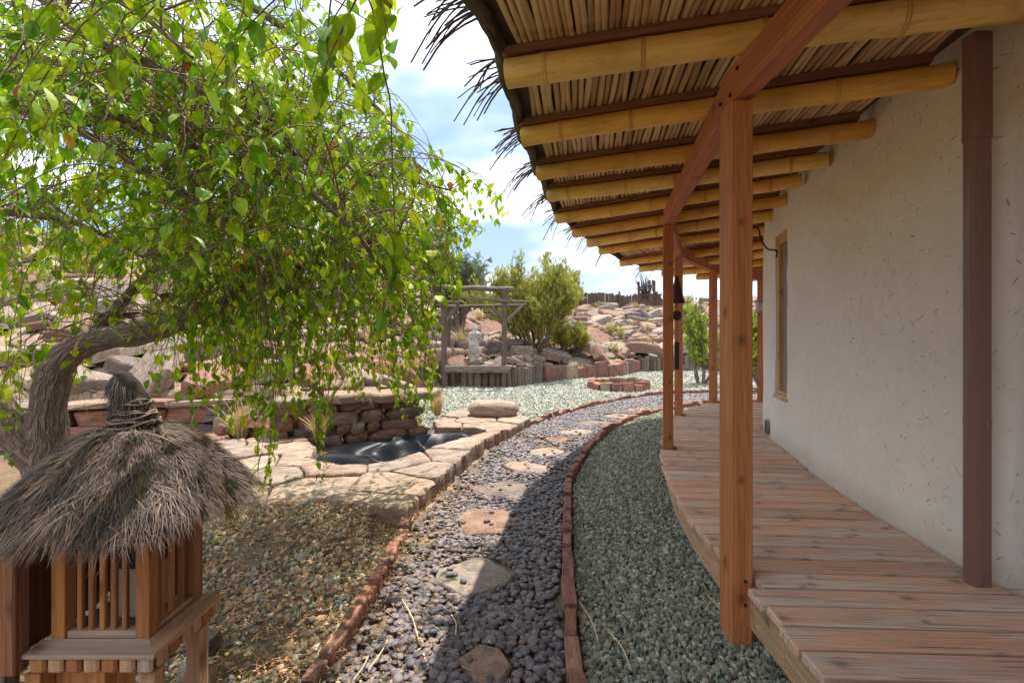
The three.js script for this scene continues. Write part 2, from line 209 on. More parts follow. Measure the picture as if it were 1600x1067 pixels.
function rock(seed, detail = 1, amp = 0.35, crease = 0.6, freq = 1.1) {
  const g = new THREE.IcosahedronGeometry(1, detail), p = g.attributes.position, v = new THREE.Vector3();
  for (let i = 0; i < p.count; i++) { v.fromBufferAttribute(p, i).normalize(); const n = fbm(v.x * freq + seed * 3.1 + 10, v.y * freq + 20, v.z * freq + seed + 30, 3); const m = Math.max(Math.abs(v.x), Math.abs(v.y), Math.abs(v.z)); v.multiplyScalar(lerp(1, 0.8 / m, 0.45) * (1 + amp * (n - 0.5) * 2)); p.setXYZ(i, v.x, v.y, v.z); }
  g.deleteAttribute('normal'); g.deleteAttribute('uv'); g.computeVertexNormals(); return toCreasedNormals(planar(g, 'x', 2.2, 2.2, seed * 0.37, seed * 0.73), crease);
}
function slabRock(seed) { const r = rng(seed), n = 6 + Math.floor(r() * 3), poly = []; for (let i = 0; i < n; i++) { const a = (i + (r() - 0.5) * 0.6) / n * 2 * Math.PI, q = 0.75 + r() * 0.4; poly.push([Math.cos(a) * q, Math.sin(a) * q]); } return slab(poly, -0.34, 0.2, 0.10, r, 0.05, 0.9); }
const xf = (g, m) => { g.applyMatrix4(m); return g; };
const merge = (list) => mergeGeometries(list.map((g) => { const q = g.index ? g.toNonIndexed() : g; for (const k of Object.keys(q.attributes)) if (!['position', 'normal', 'uv'].includes(k)) q.deleteAttribute(k); if (!q.attributes.uv) q.setAttribute('uv', new THREE.BufferAttribute(new Float32Array(q.attributes.position.count * 2), 2)); return q; }), false);

// ------------------------------------------------------------------ scene graph helpers
const taken = {};
const numbered = (n) => { const k = taken[n] = (taken[n] ?? -1) + 1; return k ? n + '_' + String(k).padStart(3, '0') : n; };
function thing(name, label, category, pos = [0, 0, 0], group) { const o = new THREE.Group(); o.name = numbered(name); o.position.copy(V(...pos)); o.userData = { label, category }; if (group) o.userData.group = group; scene.add(o); return o; }
function struct(name, label) { const o = new THREE.Group(); o.name = numbered(name); o.userData = { kind: 'structure', label }; scene.add(o); return o; }
const shade = (m) => { m.castShadow = m.receiveShadow = true; return m; };
// a part whose geometry is given in world coordinates
function part(parent, name, geo, mat, label) { const m = shade(new THREE.Mesh(geo, mat)); m.name = name; let off = new THREE.Vector3(), p = parent; while (p && p !== scene) { off.add(p.position); p = p.parent; } m.position.copy(off).negate(); if (label) m.userData.label = label; parent.add(m); return m; }
// a part that shares a geometry, set down at a world position
function placed(parent, name, geo, mat, pos, rot = [0, 0, 0], sc = [1, 1, 1]) { const m = shade(new THREE.Mesh(geo, mat)); m.name = name; m.position.copy(pos).sub(parent.position); m.rotation.set(...rot); m.scale.set(...sc); parent.add(m); return m; }
function copies(parent, name, geo, mat, mats, cols) { const m = shade(new THREE.InstancedMesh(geo, mat, mats.length)); m.name = name; const q = new THREE.Matrix4(); const inv = new THREE.Matrix4().makeTranslation(-parent.position.x, -parent.position.y, -parent.position.z); mats.forEach((x, i) => { m.setMatrixAt(i, q.multiplyMatrices(inv, x)); if (cols) m.setColorAt(i, cols[i]); }); m.userData.kind = 'stuff'; parent.add(m); return m; }
const trs = (p, e, s) => new THREE.Matrix4().compose(p, new THREE.Quaternion().setFromEuler(new THREE.Euler(...e, 'YXZ')), new THREE.Vector3(...s));
const UPV = new THREE.Vector3(0, 1, 0);

// ------------------------------------------------------------------ plan of the place (x right, z away from the camera, metres)
const RET = [[-30, 2.5], [-14, 5], [-8, 5.95], [-4.4, 6.9], [-2.75, 6.75], [-1.35, 7.35], [-2.1, 9.5], [-2.9, 13.2], [-1.9, 13.75], [-0.1, 13.65], [0.9, 14.9], [1.7, 16.2], [3.4, 17.1], [5.0, 19.4], [9, 20.3], [14, 20], [30, 17]];
const YARD = [...RET, [60, -40], [-60, -40]];
const POND = [[-0.36, 6.55], [-0.62, 6.12], [-1.0, 5.5], [-1.32, 4.98], [-1.7, 4.87], [-2.08, 5.1], [-2.22, 5.6], [-2.05, 6.2], [-1.6, 6.62], [-1.0, 6.88], [-0.5, 6.9]];
const LEDGE = [[-0.80, 3.60], [-0.62, 4.62], [-0.48, 5.4], [-0.30, 6.1], [0.30, 7.75], [-0.05, 8.5], [-0.95, 8.8], [-1.25, 7.6], [-1.1, 7.0], [-0.5, 6.93], [-0.32, 6.55], [-0.60, 6.08], [-0.98, 5.46], [-1.31, 4.94], [-1.71, 4.83], [-2.11, 5.07], [-2.28, 5.6], [-2.7, 6.25], [-3.6, 6.0], [-3.5, 4.7], [-2.75, 3.62], [-2.2, 3.78], [-1.6, 3.86], [-1.2, 3.72]];
const PR = [[0.255, 1.5], [0.27, 2.07], [0.29, 2.37], [0.324, 2.84], [0.394, 3.42], [0.46, 4.03], [0.534, 4.58], [0.66, 5.09], [1.0, 6.19], [1.53, 7.45], [2.15, 8.42], [2.85, 9.2], [3.8, 9.9], [5.2, 10.3], [7, 10.4]];   // right edge of the path
const PL = [[-0.86, 1.5], [-0.82, 2.05], [-0.775, 2.4], [-0.775, 2.84], [-0.785, 3.28], [-0.79, 3.62], [-0.62, 4.62], [-0.48, 5.4], [-0.30, 6.1], [0.30, 7.75], [0.67, 8.42], [1.34, 9.44], [2.16, 10.5], [3.0, 11.3], [4.0, 11.9], [5.5, 12.2], [7, 12.2]];   // left edge
const PATH = [...PR, ...PL.slice().reverse()];
const WALL = [[2.35, -3], [2.30, 0], [2.27, 1.4], [2.235, 2.0], [2.215, 2.2], [2.225, 2.45], [2.255, 2.67], [2.29, 3.0], [2.37, 3.47], [2.485, 3.97], [2.66, 4.57], [2.91, 5.47], [3.115, 5.97], [3.5, 6.65], [4.1, 7.2], [5.0, 7.7], [6.5, 8.0], [9, 8.0], [12, 7]];
const EDGE = [[1.0, 0.2], [1.03, 1.61], [1.058, 1.95], [1.065, 2.2], [1.075, 2.6], [1.09, 2.85], [1.12, 3.11], [1.17, 3.47], [1.215, 3.74], [1.36, 4.37], [1.484, 4.79], [1.62, 5.2], [1.9, 6.0], [2.28, 6.88], [2.8, 7.6], [3.28, 8.12], [4.4, 8.45]];
const DECK_Y = 0.32;
function retD(x, z) { const d = polyDist(x, z, RET, false); return inPoly(x, z, YARD) ? -d : d; }
function hill(x, z, d) {
  if (d < 0) return 0;
  const left = smoothstep(-x, 1.5, 6), s = lerp(0.185, 0.30, left), e = Math.min(d, 21 - 3 * left), step = lerp(0.52, 0.62, left);
  return step * smoothstep(d, 0.02, 0.16) + s * e + (fbm(x * 0.35 + 40, z * 0.35 + 40, 0.5, 4) - 0.5) * 0.7 * smoothstep(d, 0.5, 5) + Math.max(0, d - 24) * 0.012;
}
function mound(x, z) { if (z < 2.4 || z > 4.6 || x > -0.7 || inPoly(x, z, LEDGE)) return 0; return 0.12 * smoothstep(z, 2.5, 3.7) * smoothstep(xAt(PL, z) - x, 0.06, 0.4); }
function groundY(x, z) {
  const d = retD(x, z); let h = hill(x, z, d);
  if (d < 0) { h += (fbm(x * 1.3 + 9, z * 1.3 + 9, 0.5, 3) - 0.5) * 0.03 + mound(x, z); if (inPoly(x, z, POND)) h = -0.75; else if (x < 0.8 && z > 3 && z < 9 && inPoly(x, z, LEDGE) && polyDist(x, z, LEDGE) > 0.05) h = 0.075; else if (inPoly(x, z, POND)) h = -0.75; else if (z < 14 && polyDist(x, z, POND) < 0.10) h = -0.3; }
  return h;
}

// ------------------------------------------------------------------ ground sheet
{
  const axis = (a, b, fine0, fine1, f, grow) => { const v = [fine0]; let s = f, x = fine0; while (x < fine1) { x += f; v.push(x); } s = f; while (x < b) { s *= grow; x += s; v.push(x); } x = fine0; s = f; while (x > a) { s *= grow; x -= s; v.unshift(x); } return v; };
  const xs = axis(-300, 300, -4.2, 3.4, 0.085, 1.05), zs = axis(-120, 420, 1.2, 9, 0.085, 1.045), nx = xs.length, nz = zs.length;
  const pos = [], col = [], uv = [], idx = [];
  for (let j = 0; j < nz; j++) for (let i = 0; i < nx; i++) {
    const x = xs[i], z = zs[j], d = retD(x, z), y = groundY(x, z), n = fbm(x * 0.8 + 5, z * 0.8 + 5, 0.5, 4);
    pos.push(x, y, -z); uv.push(x / 1.6, z / 1.6);
    let c;
    if (d > -0.05) c = mix3([0.40, 0.275, 0.20], [0.46, 0.345, 0.23], smoothstep(n, 0.35, 0.65));
    else if (inPoly(x, z, PATH)) c = mix3([0.34, 0.25, 0.17], [0.22, 0.17, 0.13], smoothstep(n, 0.4, 0.6));
    else if (inPoly(x, z, LEDGE)) c = [0.56, 0.42, 0.34];
    else if (z > 6.5 || x > xAt(PR, clamp(z, 1.5, 10.4))) c = [0.12, 0.12, 0.095];
    else c = mix3([0.25, 0.155, 0.085], [0.19, 0.135, 0.085], smoothstep(n, 0.4, 0.6));
    col.push(...c);
  }
  for (let j = 0; j < nz - 1; j++) for (let i = 0; i < nx - 1; i++) { const a = j * nx + i; idx.push(a, a + 1, a + nx + 1, a, a + nx + 1, a + nx); }
  const g = new THREE.BufferGeometry(); g.setAttribute('position', new THREE.Float32BufferAttribute(pos, 3)); g.setAttribute('color', new THREE.Float32BufferAttribute(col, 3)); g.setAttribute('uv', new THREE.Float32BufferAttribute(uv, 2)); g.setIndex(idx); g.computeVertexNormals();
  const m = shade(new THREE.Mesh(g, std({ vertexColors: true, map: soilTex, bumpMap: soilBump, bumpScale: 0.02, roughness: 1 }))); m.name = 'ground'; m.userData = { kind: 'structure', label: 'bare tan earth of the yard rising into a stony hillside' }; scene.add(m);
}
const GY = groundY;

// ------------------------------------------------------------------ house: curved stucco wall with one narrow window
const wallCurve = curve2(WALL);
{
  const house = thing('adobe_house', 'white straw-flecked stucco house with a curved wall beside the wooden deck', 'house', [4, 0, 3]);
  const N = 260, TOP = 3.25, rows = 44, pts = wallCurve.getSpacedPoints(N).map((p) => [p.x, p.z]);
  const L = wallCurve.getLength(), r = rng(3);
  const nrm = (i) => { const a = pts[Math.max(0, i - 1)], b = pts[Math.min(N, i + 1)], dx = b[0] - a[0], dz = b[1] - a[1], l = Math.hypot(dx, dz); return [-dz / l, dx / l]; };
  // window between two stations of the curve
  const w0 = pts.findIndex((p) => p[1] > 4.70), w1 = pts.findIndex((p) => p[1] > 5.14), y0 = EYE - 0.62, y1 = EYE + 1.06;
  const ys = []; for (let k = 0; k <= rows; k++) ys.push(lerp(-0.05, TOP, k / rows)); let ka = 0, kb = 0; ys.forEach((y, k) => { if (Math.abs(y - y0) < Math.abs(ys[ka] - y0)) ka = k; if (Math.abs(y - y1) < Math.abs(ys[kb] - y1)) kb = k; }); ys[ka] = y0; ys[kb] = y1;
  const at = (i, k) => { const n = nrm(i), y = ys[k]; let o = (fbm(i * L / N * 1.4, y * 1.4, 0.5, 3) - 0.5) * 0.045; const s = pts[i][1]; o -= 0.035 * Math.exp(-Math.pow((s - 2.16) / 0.06, 2)) * (pts[i][0] < 2.4 ? 1 : 0); return [pts[i][0] + n[0] * o, y, pts[i][1] + n[1] * o]; };
  const pos = [], uv = [], idx = [], vc = [];
  for (let i = 0; i <= N; i++) for (let k = 0; k <= rows; k++) { const q = at(i, k); pos.push(q[0], q[1], -q[2]); uv.push(i * L / N / 2.6, ys[k] / 2.6); const sx = i * L / N, st = smoothstep(fbm(sx * 1.1 + 4, ys[k] * 0.8 + 2, 0.5, 5) + 0.16 * smoothstep(ys[k], 1.5, 2.7), 0.50, 0.82), dirt = (1 - smoothstep(ys[k] - DECK_Y, 0.0, 0.10 + 0.22 * fbm(sx * 3, 5.5, 0.5, 4))) * 0.55; const c = mix3(mix3([1, 1, 1], [0.88, 0.78, 0.62], st * 0.5), [0.62, 0.50, 0.40], dirt); vc.push(...c); }  // tan mottling, denser towards the top; splash dirt along the deck line
  const W = rows + 1; for (let i = 0; i < N; i++) for (let k = 0; k < rows; k++) { if (i >= w0 && i < w1 && k >= ka && k < kb) continue; const a = i * W + k; idx.push(a, a + W, a + W + 1, a, a + W + 1, a + 1); }
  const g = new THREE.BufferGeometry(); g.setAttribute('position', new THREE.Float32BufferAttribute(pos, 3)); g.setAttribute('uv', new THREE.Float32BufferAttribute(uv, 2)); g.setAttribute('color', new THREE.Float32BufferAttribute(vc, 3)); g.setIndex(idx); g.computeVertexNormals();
  const gw = g.toNonIndexed();
  // window reveals, going into the wall
  const rv = [], D = 0.24, inn = (i, k) => { const q = at(i, k), n = nrm(Math.round((w0 + w1) / 2)); return [q[0] - n[0] * D, q[1], q[2] - n[1] * D]; }, Q = (a, b, c, d) => { for (const q of [a, b, c, a, c, d]) rv.push(q[0], q[1], -q[2]); };
  for (let k = ka; k < kb; k++) { Q(at(w0, k), at(w0, k + 1), inn(w0, k + 1), inn(w0, k)); Q(at(w1, k + 1), at(w1, k), inn(w1, k), inn(w1, k + 1)); }
  for (let i = w0; i < w1; i++) { Q(at(i + 1, ka), at(i, ka), inn(i, ka), inn(i + 1, ka)); Q(at(i, kb), at(i + 1, kb), inn(i + 1, kb), inn(i, kb)); }
  part(house, 'wall', gw, M.wallTinted); part(house, 'window_reveal', planar(soup(rv), 'y', 2.6, 2.6), M.wall);
  // other sides and roof of the house
  const side = []; const V4 = (a, b) => { for (const [q, y] of [[a, -0.05], [b, -0.05], [b, TOP], [a, -0.05], [b, TOP], [a, TOP]]) side.push(q[0], y, -q[1]); };
  V4(pts[N], [12, -3]); V4([12, -3], pts[0]); part(house, 'rear_wall', planar(soup(side), 'y', 2.6, 2.6), M.wall);
  const sh = new THREE.Shape([...pts.filter((_, i) => i % 3 === 0), [12, 7], [12, -3]].map((p) => new THREE.Vector2(p[0], p[1]))); const rg = new THREE.ExtrudeGeometry(sh, { depth: 0.12, bevelEnabled: false }); rg.rotateX(-Math.PI / 2); rg.translate(0, TOP, 0); part(house, 'roof', rg, M.roof);
  // window
  const win = new THREE.Group(); win.name = 'window'; house.add(win);
  const a = at(w0, ka), b = at(w1, ka), n = nrm(Math.round((w0 + w1) / 2)), depth = 0.07, A = [a[0] - n[0] * depth, a[2] - n[1] * depth], B = [b[0] - n[0] * depth, b[2] - n[1] * depth];
  const ax = B[0] - A[0], az = B[1] - A[1], wl = Math.hypot(ax, az), rot = Math.atan2(az, ax), cen = (s, y) => V(lerp(A[0], B[0], s), y, lerp(A[1], B[1], s));
  const bar = (s0, s1, ya, yb, t) => { const q = planar(box(Math.max(0.03, (s1 - s0) * wl), yb - ya, t, 0.004), (yb - ya) > (s1 - s0) * wl ? 'y' : 'x', 1.2, 0.3, r(), r()); const m = new THREE.Matrix4().makeRotationY(rot); m.setPosition(cen((s0 + s1) / 2, (ya + yb) / 2)); return xf(q, m); };
  const fr = 0.055 / wl; part(win, 'frame', merge([bar(0, fr, y0, y1, 0.09), bar(1 - fr, 1, y0, y1, 0.09), bar(fr, 1 - fr, y0, y0 + 0.05, 0.088), bar(fr, 1 - fr, y1 - 0.10, y1, 0.088)]), M.freshWood);
  part(win, 'pane', bar(fr, 1 - fr, y0 + 0.05, y1 - 0.10, 0.012), M.glass); part(win, 'sill', bar(-0.05, 1.05, y0 - 0.03, y0 - 0.002, 0.16), M.freshWood);
}
const wallX = (z) => xAt(WALL, z);
// the small vent at the foot of the wall, the cable, the downspout
{
  const p = px(1201.5, 664, 5.52), vent = thing('wall_vent', 'small grey metal vent plate at the foot of the white wall', 'vent', [p.x, p.y, -p.z]);
  const ry = Math.atan2(0.53, 0.25); const g = planar(box(0.10, 0.17, 0.02, 0.003)); g.rotateY(ry); const q = V(wallX(5.42) - 0.035, p.y, 5.42); g.translate(q.x, q.y, q.z); part(vent, 'plate', g, M.greyMetal);
  const louvres = []; for (let k = 0; k < 5; k++) { const l = box(0.08, 0.012, 0.03, 0.002); l.rotateX(0.5); l.rotateY(ry); l.translate(q.x - 0.012, q.y - 0.056 + k * 0.028, q.z + 0.006); louvres.push(planar(l)); } part(vent, 'louvre', merge(louvres), M.black);
  const cab = new THREE.Mesh(tube(smooth([px(1150, 361, 5.3), px(1183, 356, 5.35), px(1190, 375, 5.2), px(1200, 389, 5.1), px(1214, 392, 5.0), px(1213.5, 402, 5.05)], 24), 0.009, 6), M.black); cab.name = 'cable'; cab.userData = { label: 'black cable looping from the bamboo rafters to the window top', category: 'cable' }; shade(cab); scene.add(cab);
  const S = [2.125, 2.205], sp = thing('downspout', 'brown fluted metal downspout running down the white wall through the deck', 'downspout', [S[0], 0.2, S[1]]);
  const sec = (w, d, flute) => { const s = []; const n = 48; for (let i = 0; i < n; i++) { const a = i / n * 2 * Math.PI, ca = Math.cos(a), sa = Math.sin(a), k = Math.pow(Math.pow(Math.abs(ca), 5) + Math.pow(Math.abs(sa), 5), -0.2), f = 1 - flute * (0.5 + 0.5 * Math.cos(a * 12)) * (Math.abs(sa) > Math.abs(ca) * 0.5 || true ? 1 : 0); s.push(new THREE.Vector2(ca * k * w / 2 * f, sa * k * d / 2 * f)); } return new THREE.Shape(s); };
  const pipe = (y0, y1, w, d, fl) => { const g = new THREE.ExtrudeGeometry(sec(w, d, fl), { depth: y1 - y0, bevelEnabled: false, steps: 1 }); g.rotateX(-Math.PI / 2); g.translate(S[0], y0, -S[1]); return toCreasedNormals(g, 0.9); };
  part(sp, 'pipe', pipe(0.12, 2.38, 0.084, 0.070, 0.075), M.spout); part(sp, 'upper_pipe', pipe(2.36, 2.82, 0.090, 0.076, 0.012), M.spout); part(sp, 'collar', pipe(2.345, 2.37, 0.092, 0.078, 0.0), M.spout); part(sp, 'collar', pipe(1.04, 1.07, 0.0865, 0.0725, 0.05), M.spout);
  for (const y of [1.055, 2.36, 2.55]) { const g = new THREE.CylinderGeometry(0.005, 0.005, 0.004, 10); g.rotateX(Math.PI / 2); g.translate(S[0] + 0.012, y, -S[1] + (y > 2 ? 0.0395 : 0.037)); part(sp, 'screw', g, M.greyMetal); }
}

// ------------------------------------------------------------------ deck
const POSTS = [[1.075, 2.32, 0.10, 0.15, 3, 1.10], [1.60, 4.95, 0.10, 0.14, 16, 1.13], [2.41, 6.98, 0.095, 0.14, 30, 1.13], [3.46, 8.3, 0.095, 0.14, 46, 1.09], [4.36, 8.43, 0.095, 0.12, 60, 0.97]];   // x, z, width, depth, turn in degrees, underside of the beam above the eye
{
  const deck = thing('wooden_deck', 'weathered red-brown plank deck curving along the white house wall', 'deck', [1.8, 0, 4]);
  const r = rng(11); let z = 0.5, i = 0;
  while (z < 8.5) {
    const a = (2.2 + (z - 1.6) * 1.55) * Math.PI / 180, ca = Math.cos(a), sa = Math.sin(a); let x0 = xAt(EDGE, z) + (r() - 0.5) * 0.03;
    for (const p of POSTS) if (Math.abs(z - p[1] + 0.01) < p[3] * 0.5 + 0.075 && x0 < p[0] + 0.075) x0 = p[0] + (p[4] > 20 ? 0.085 : 0.062);
    let len = 0.3; while (len < 3.2) { const X = x0 + ca * len, Z = z - sa * len; if (X > wallX(Z) - 0.02 || X > 5.6) break; len += 0.01; }
    const w = 0.129 + (r() - 0.5) * 0.003, g = planar(box(len, 0.038, w, 0.006, 0.0015, r), 'x', 1.2, 0.3, r(), r()), cy = DECK_Y - 0.018 + (r() - 0.5) * 0.004;
    const m = shade(new THREE.Mesh(g, M.deck[Math.floor(r() * 5)])); m.name = 'plank'; m.position.copy(V(x0 + ca * len / 2, cy, z - sa * len / 2)).sub(deck.position); m.rotation.set((r() - 0.5) * 0.012, -a, (r() - 0.5) * 0.004); deck.add(m);
    z += 0.146; i++;
  }
  for (let k = 1; k < EDGE.length - 1; k++) { const [x0, z0] = EDGE[k], [x1, z1] = EDGE[k + 1], L = Math.hypot(x1 - x0, z1 - z0); const g = planar(box(L, 0.19, 0.038, 0.003), 'x', 1.2, 0.3, k * 0.3, k * 0.17); const m = shade(new THREE.Mesh(g, M.lanternTan)); m.name = 'rim_joist'; const nx = (z1 - z0) / L, nz = -(x1 - x0) / L; m.position.copy(V((x0 + x1) / 2 + nx * 0.06, DECK_Y - 0.036 - 0.097, (z0 + z1) / 2 + nz * 0.06)).sub(deck.position); m.rotation.y = Math.atan2(z1 - z0, x1 - x0); deck.add(m); }
  const blk = planar(box(0.09, 0.26, 0.10, 0.004), 'y', 1.2, 0.3); placed(deck, 'support_block', blk, M.beam, V(1.175, 0.135, 2.33));
}

// ------------------------------------------------------------------ porch: posts, beams, bamboo rafters, sticks, brushwood
{
  const porch = thing('porch_roof', 'bamboo and stick porch roof on red-brown wooden posts along the house', 'porch', [1.5, 0, 4]);
  const r = rng(21);
  POSTS.forEach(([x, z, w, d, deg, bot], i) => { const y1 = EYE + bot, y0 = -0.12; const g = planar(box(w, y1 - y0, d, 0.006), 'y', 1.2, 0.3, r(), r()); placed(porch, 'post', g, M.post[i % 3], V(x, (y0 + y1) / 2, z), [0, -deg * Math.PI / 180, 0]); });
  placed(porch, 'post', planar(box(0.10, 2.5, 0.15, 0.006), 'y'), M.post[1], V(1.1, 1.3, -1.6));
  const BH = 0.165, bp = [[1.1, -3.2, 1.10], ...POSTS.map((p) => [p[0], p[1], p[5]]), [6.2, 8.5, 0.9]];
  for (let k = 0; k < bp.length - 1; k++) { const [x0, z0, b0] = bp[k], [x1, z1, b1] = bp[k + 1], L = Math.hypot(x1 - x0, z1 - z0), A = V(x0, EYE + b0 + BH / 2, z0), B = V(x1, EYE + b1 + BH / 2, z1); const ext = k === 0 ? 0.045 : 0.03; const dir = B.clone().sub(A).normalize(), m = shade(new THREE.Mesh(planar(box(0.092 - 0.002 * (k % 2), BH - 0.002 * (k % 2), L + ext, 0.006), 'z', 1.2, 0.3, r(), r()), M.beam)); m.name = 'beam'; m.position.copy(A).lerp(B, 0.5).sub(porch.position); m.quaternion.setFromUnitVectors(new THREE.Vector3(0, 0, 1), dir); const up = new THREE.Vector3(0, 1, 0); const mx = new THREE.Matrix4().lookAt(B, A, up); m.quaternion.setFromRotationMatrix(mx); porch.add(m); }
  for (const [y, z] of [[EYE + 1.13, 2.27], [EYE + 1.22, 2.2], [EYE + 1.14, 2.38], [EYE + 1.22, 2.44]]) { const g = new THREE.CylinderGeometry(0.010, 0.010, 0.008, 12); g.rotateZ(Math.PI / 2); g.translate(1.0755 - 0.047 - 0.002, y, -z); part(porch, 'bolt', g, M.black); }
  for (const y of [0.20, 0.31]) { const g = new THREE.CylinderGeometry(0.008, 0.008, 0.008, 12); g.rotateX(Math.PI / 2); g.translate(1.085, y, -2.2445); part(porch, 'bolt', g, M.black); }
  // rafters: pixel of the underside at the eave and at the wall, height of the underside above the eye
  const PO = [null, [792, 135, 1600, 28.7, 1.27], [817, 228, 1448, 139, 1.27], [840.6, 282.8, 1337, 218.7, 1.27], [857, 317, 1270, 265.6, 1.27], [871, 350, 1232, 297, 1.27], [897, 371, 1213, 325, 1.27], [920, 386, 1200, 346, 1.265]];
  const poles = PO.map((q) => { if (!q) return null; const [a, b, c, d, P] = q, z0 = F * P / (HZ - b), z1 = F * P / (HZ - d); return { E: [(a - CX) / F * z0, z0], W: [(c - CX) / F * z1, z1], P }; });
  poles[0] = { E: [-0.27, 1.62], W: [2.16, 1.15], P: 1.27 };
  poles.unshift({ E: [-0.44, 0.7], W: [2.2, 0.35], P: 1.27 }, { E: [-0.55, -0.3], W: [2.25, -0.4], P: 1.27 }); poles.unshift({ E: [-0.45, -1.8], W: [2.3, -1.8], P: 1.27 }); poles.unshift({ E: [-0.45, -3.2], W: [2.3, -3.2], P: 1.27 });  // unseen rafters continuing the roof past the camera, added for its shade
  for (const [a, b, P, W] of [[938, 398, 1.255, [3.13, 6.0]], [971, 417, 1.21, [3.5, 6.65]], [1001, 426, 1.18, [4.0, 7.1]], [1036, 433, 1.155, [4.6, 7.5]], [1090, 437.5, 1.13, [5.4, 7.8]], [1150, 441, 1.11, [6.4, 8]]]) { const z = F * P / (HZ - b); poles.push({ E: [(a - CX) / F * z, z], W, P }); }
  const Y = (p) => EYE + p.P, R0 = 0.060;
  poles.forEach((p, i) => {
    const dx = p.W[0] - p.E[0], dz = p.W[1] - p.E[1], L = Math.hypot(dx, dz), ux = dx / L, uz = dz / L, ext = 0.10, n = 46, pts = [], rad = [], nodes = []; let t = 0.16 + r() * 0.12; while (t < L + ext) { nodes.push(t); t += 0.36 + r() * 0.2; }
    const Rp = (i === 5 ? 0.068 : R0) * (0.97 + r() * 0.06); p.R = Rp; p.u = [ux, uz]; p.L = L;
    for (let k = 0; k <= n; k++) { const s = k / n * (L + ext); pts.push(V(p.E[0] + ux * s, Y(p) + Rp + 0.006 * Math.sin(s * 2.3 + i), p.E[1] + uz * s)); { let q = 0; for (const nd of nodes) q = Math.max(q, Math.exp(-Math.pow((s - nd) / 0.035, 2))); rad.push(Rp * (1 - 0.02 * Math.sin(s * 3 + i) + 0.05 * q - 0.03 * s / L)); }; }
    const pole = part(porch, 'bamboo_rafter', planarTube(tube(pts, rad, 16), r()), M.bamboo[i % 3]);
    for (const s of nodes) { if (i < 4) continue; const c = V(p.E[0] + ux * s, Y(p) + Rp + 0.006 * Math.sin(s * 2.3 + i), p.E[1] + uz * s), d = V(ux, 0, uz); const ring = tube([-0.011, -0.007, -0.003, 0.003, 0.008, 0.012].map((q) => c.clone().addScaledVector(d, q)), [Rp, Rp + 0.0065, Rp + 0.001, Rp + 0.001, Rp + 0.0085, Rp - 0.001], 16, false); part(pole, 'node', ring, M.node); }
    if (i > 3) { const g = planar(box(L + 0.03, 0.042, 0.088, 0.003, 0.002, r), 'x', 1.2, 0.3, r(), r()); placed(porch, 'batten', g, M.darkBoard, V(p.E[0] + dx / 2, Y(p) + 2 * Rp + 0.022, p.E[1] + dz / 2), [0, Math.atan2(dz, dx), 0]); }
  });
  function planarTube(g, o) { const u = g.attributes.uv; for (let i = 0; i < u.count; i++) u.setXY(i, u.getX(i) / 1.6 + o, u.getY(i) / 0.38); return g; }
  // sticks between neighbouring rafters
  const cand = [];
  const top = (p, t) => [p.E[0] + p.u[0] * p.L * t, Y(p) + 2 * p.R + 0.042, p.E[1] + p.u[1] * p.L * t];
  for (let b = 3; b < poles.length - 1; b++) { const A = poles[b], B = poles[b + 1]; let s = 0.03; while (s < 1.0) { const rs = 0.0145 + r() * 0.007, t = s + rs / A.L; cand.push({ b, A: top(A, t), B: top(B, t), rs }); s += (2 * rs + 0.0003 + (r() < 0.04 ? 0.006 : 0)) / A.L; } }
  const stickGeo = (c) => { const pts = []; const n = 7, k = (r() - 0.5) * 0.03, k2 = (r() - 0.5) * 0.018, sw = r() * 6; for (let j = 0; j <= n; j++) { const t = lerp(-0.02, 1.02, j / n); pts.push(V(lerp(c.A[0], c.B[0], t) + (k * Math.sin(Math.PI * t) + k2 * Math.sin(sw + t * 6)) * 0.7, lerp(c.A[1], c.B[1], t) + c.rs + 0.004 * Math.sin(sw + t * 5), lerp(c.A[2], c.B[2], t))); } return tube(pts, pts.map((_, j) => c.rs * (1.04 - 0.1 * j / n + 0.05 * Math.sin(j * 2.7 + sw))), 7, true); };
  const vis = cand.filter((c) => { const m = V((c.A[0] + c.B[0]) / 2, (c.A[1] + c.B[1]) / 2, (c.A[2] + c.B[2]) / 2); const q = toPx(m); c.key = -m.z; return c.b > 3 && q[1] > -180; }).sort((a, b) => a.key - b.key);
  const near = new Set(vis.slice(0, 295));
  const rest = M.stick.map(() => []);
  for (const c of cand) { const g = stickGeo(c); if (near.has(c)) part(porch, 'stick', g, M.stick[Math.floor(r() * 5)]); else rest[Math.floor(r() * 5)].push(g); }
  rest.forEach((l, i) => { const m = part(porch, 'far_stick', merge(l), M.stick[i]); m.userData.kind = 'stuff'; });
  // roof skin over the sticks, edge boards
  const skin = [], tri = (a, b, c) => skin.push(...a, ...b, ...c);
  for (let b = 0; b < poles.length - 1; b++) {
    const A = poles[b], B = poles[b + 1], h = 0.10, ov = 0.05, c = (p, t, up) => [p.E[0] + p.u[0] * (p.L * t) - (t === 0 ? p.u[0] * ov : 0) + (t === 1 ? p.u[0] * 0.25 : 0), Y(p) + 2 * p.R + 0.088 + up, -(p.E[1] + p.u[1] * (p.L * t) - (t === 0 ? p.u[1] * ov : 0) + (t === 1 ? p.u[1] * 0.25 : 0))];
    const q = (a, b2, c2, d) => { tri(a, b2, c2); tri(a, c2, d); };
    q(c(A, 0, 0), c(A, 1, 0), c(B, 1, 0), c(B, 0, 0)); q(c(A, 0, h), c(B, 0, h), c(B, 1, h), c(A, 1, h)); q(c(A, 0, 0), c(B, 0, 0), c(B, 0, h), c(A, 0, h)); q(c(A, 1, 0), c(A, 1, h), c(B, 1, h), c(B, 1, 0));
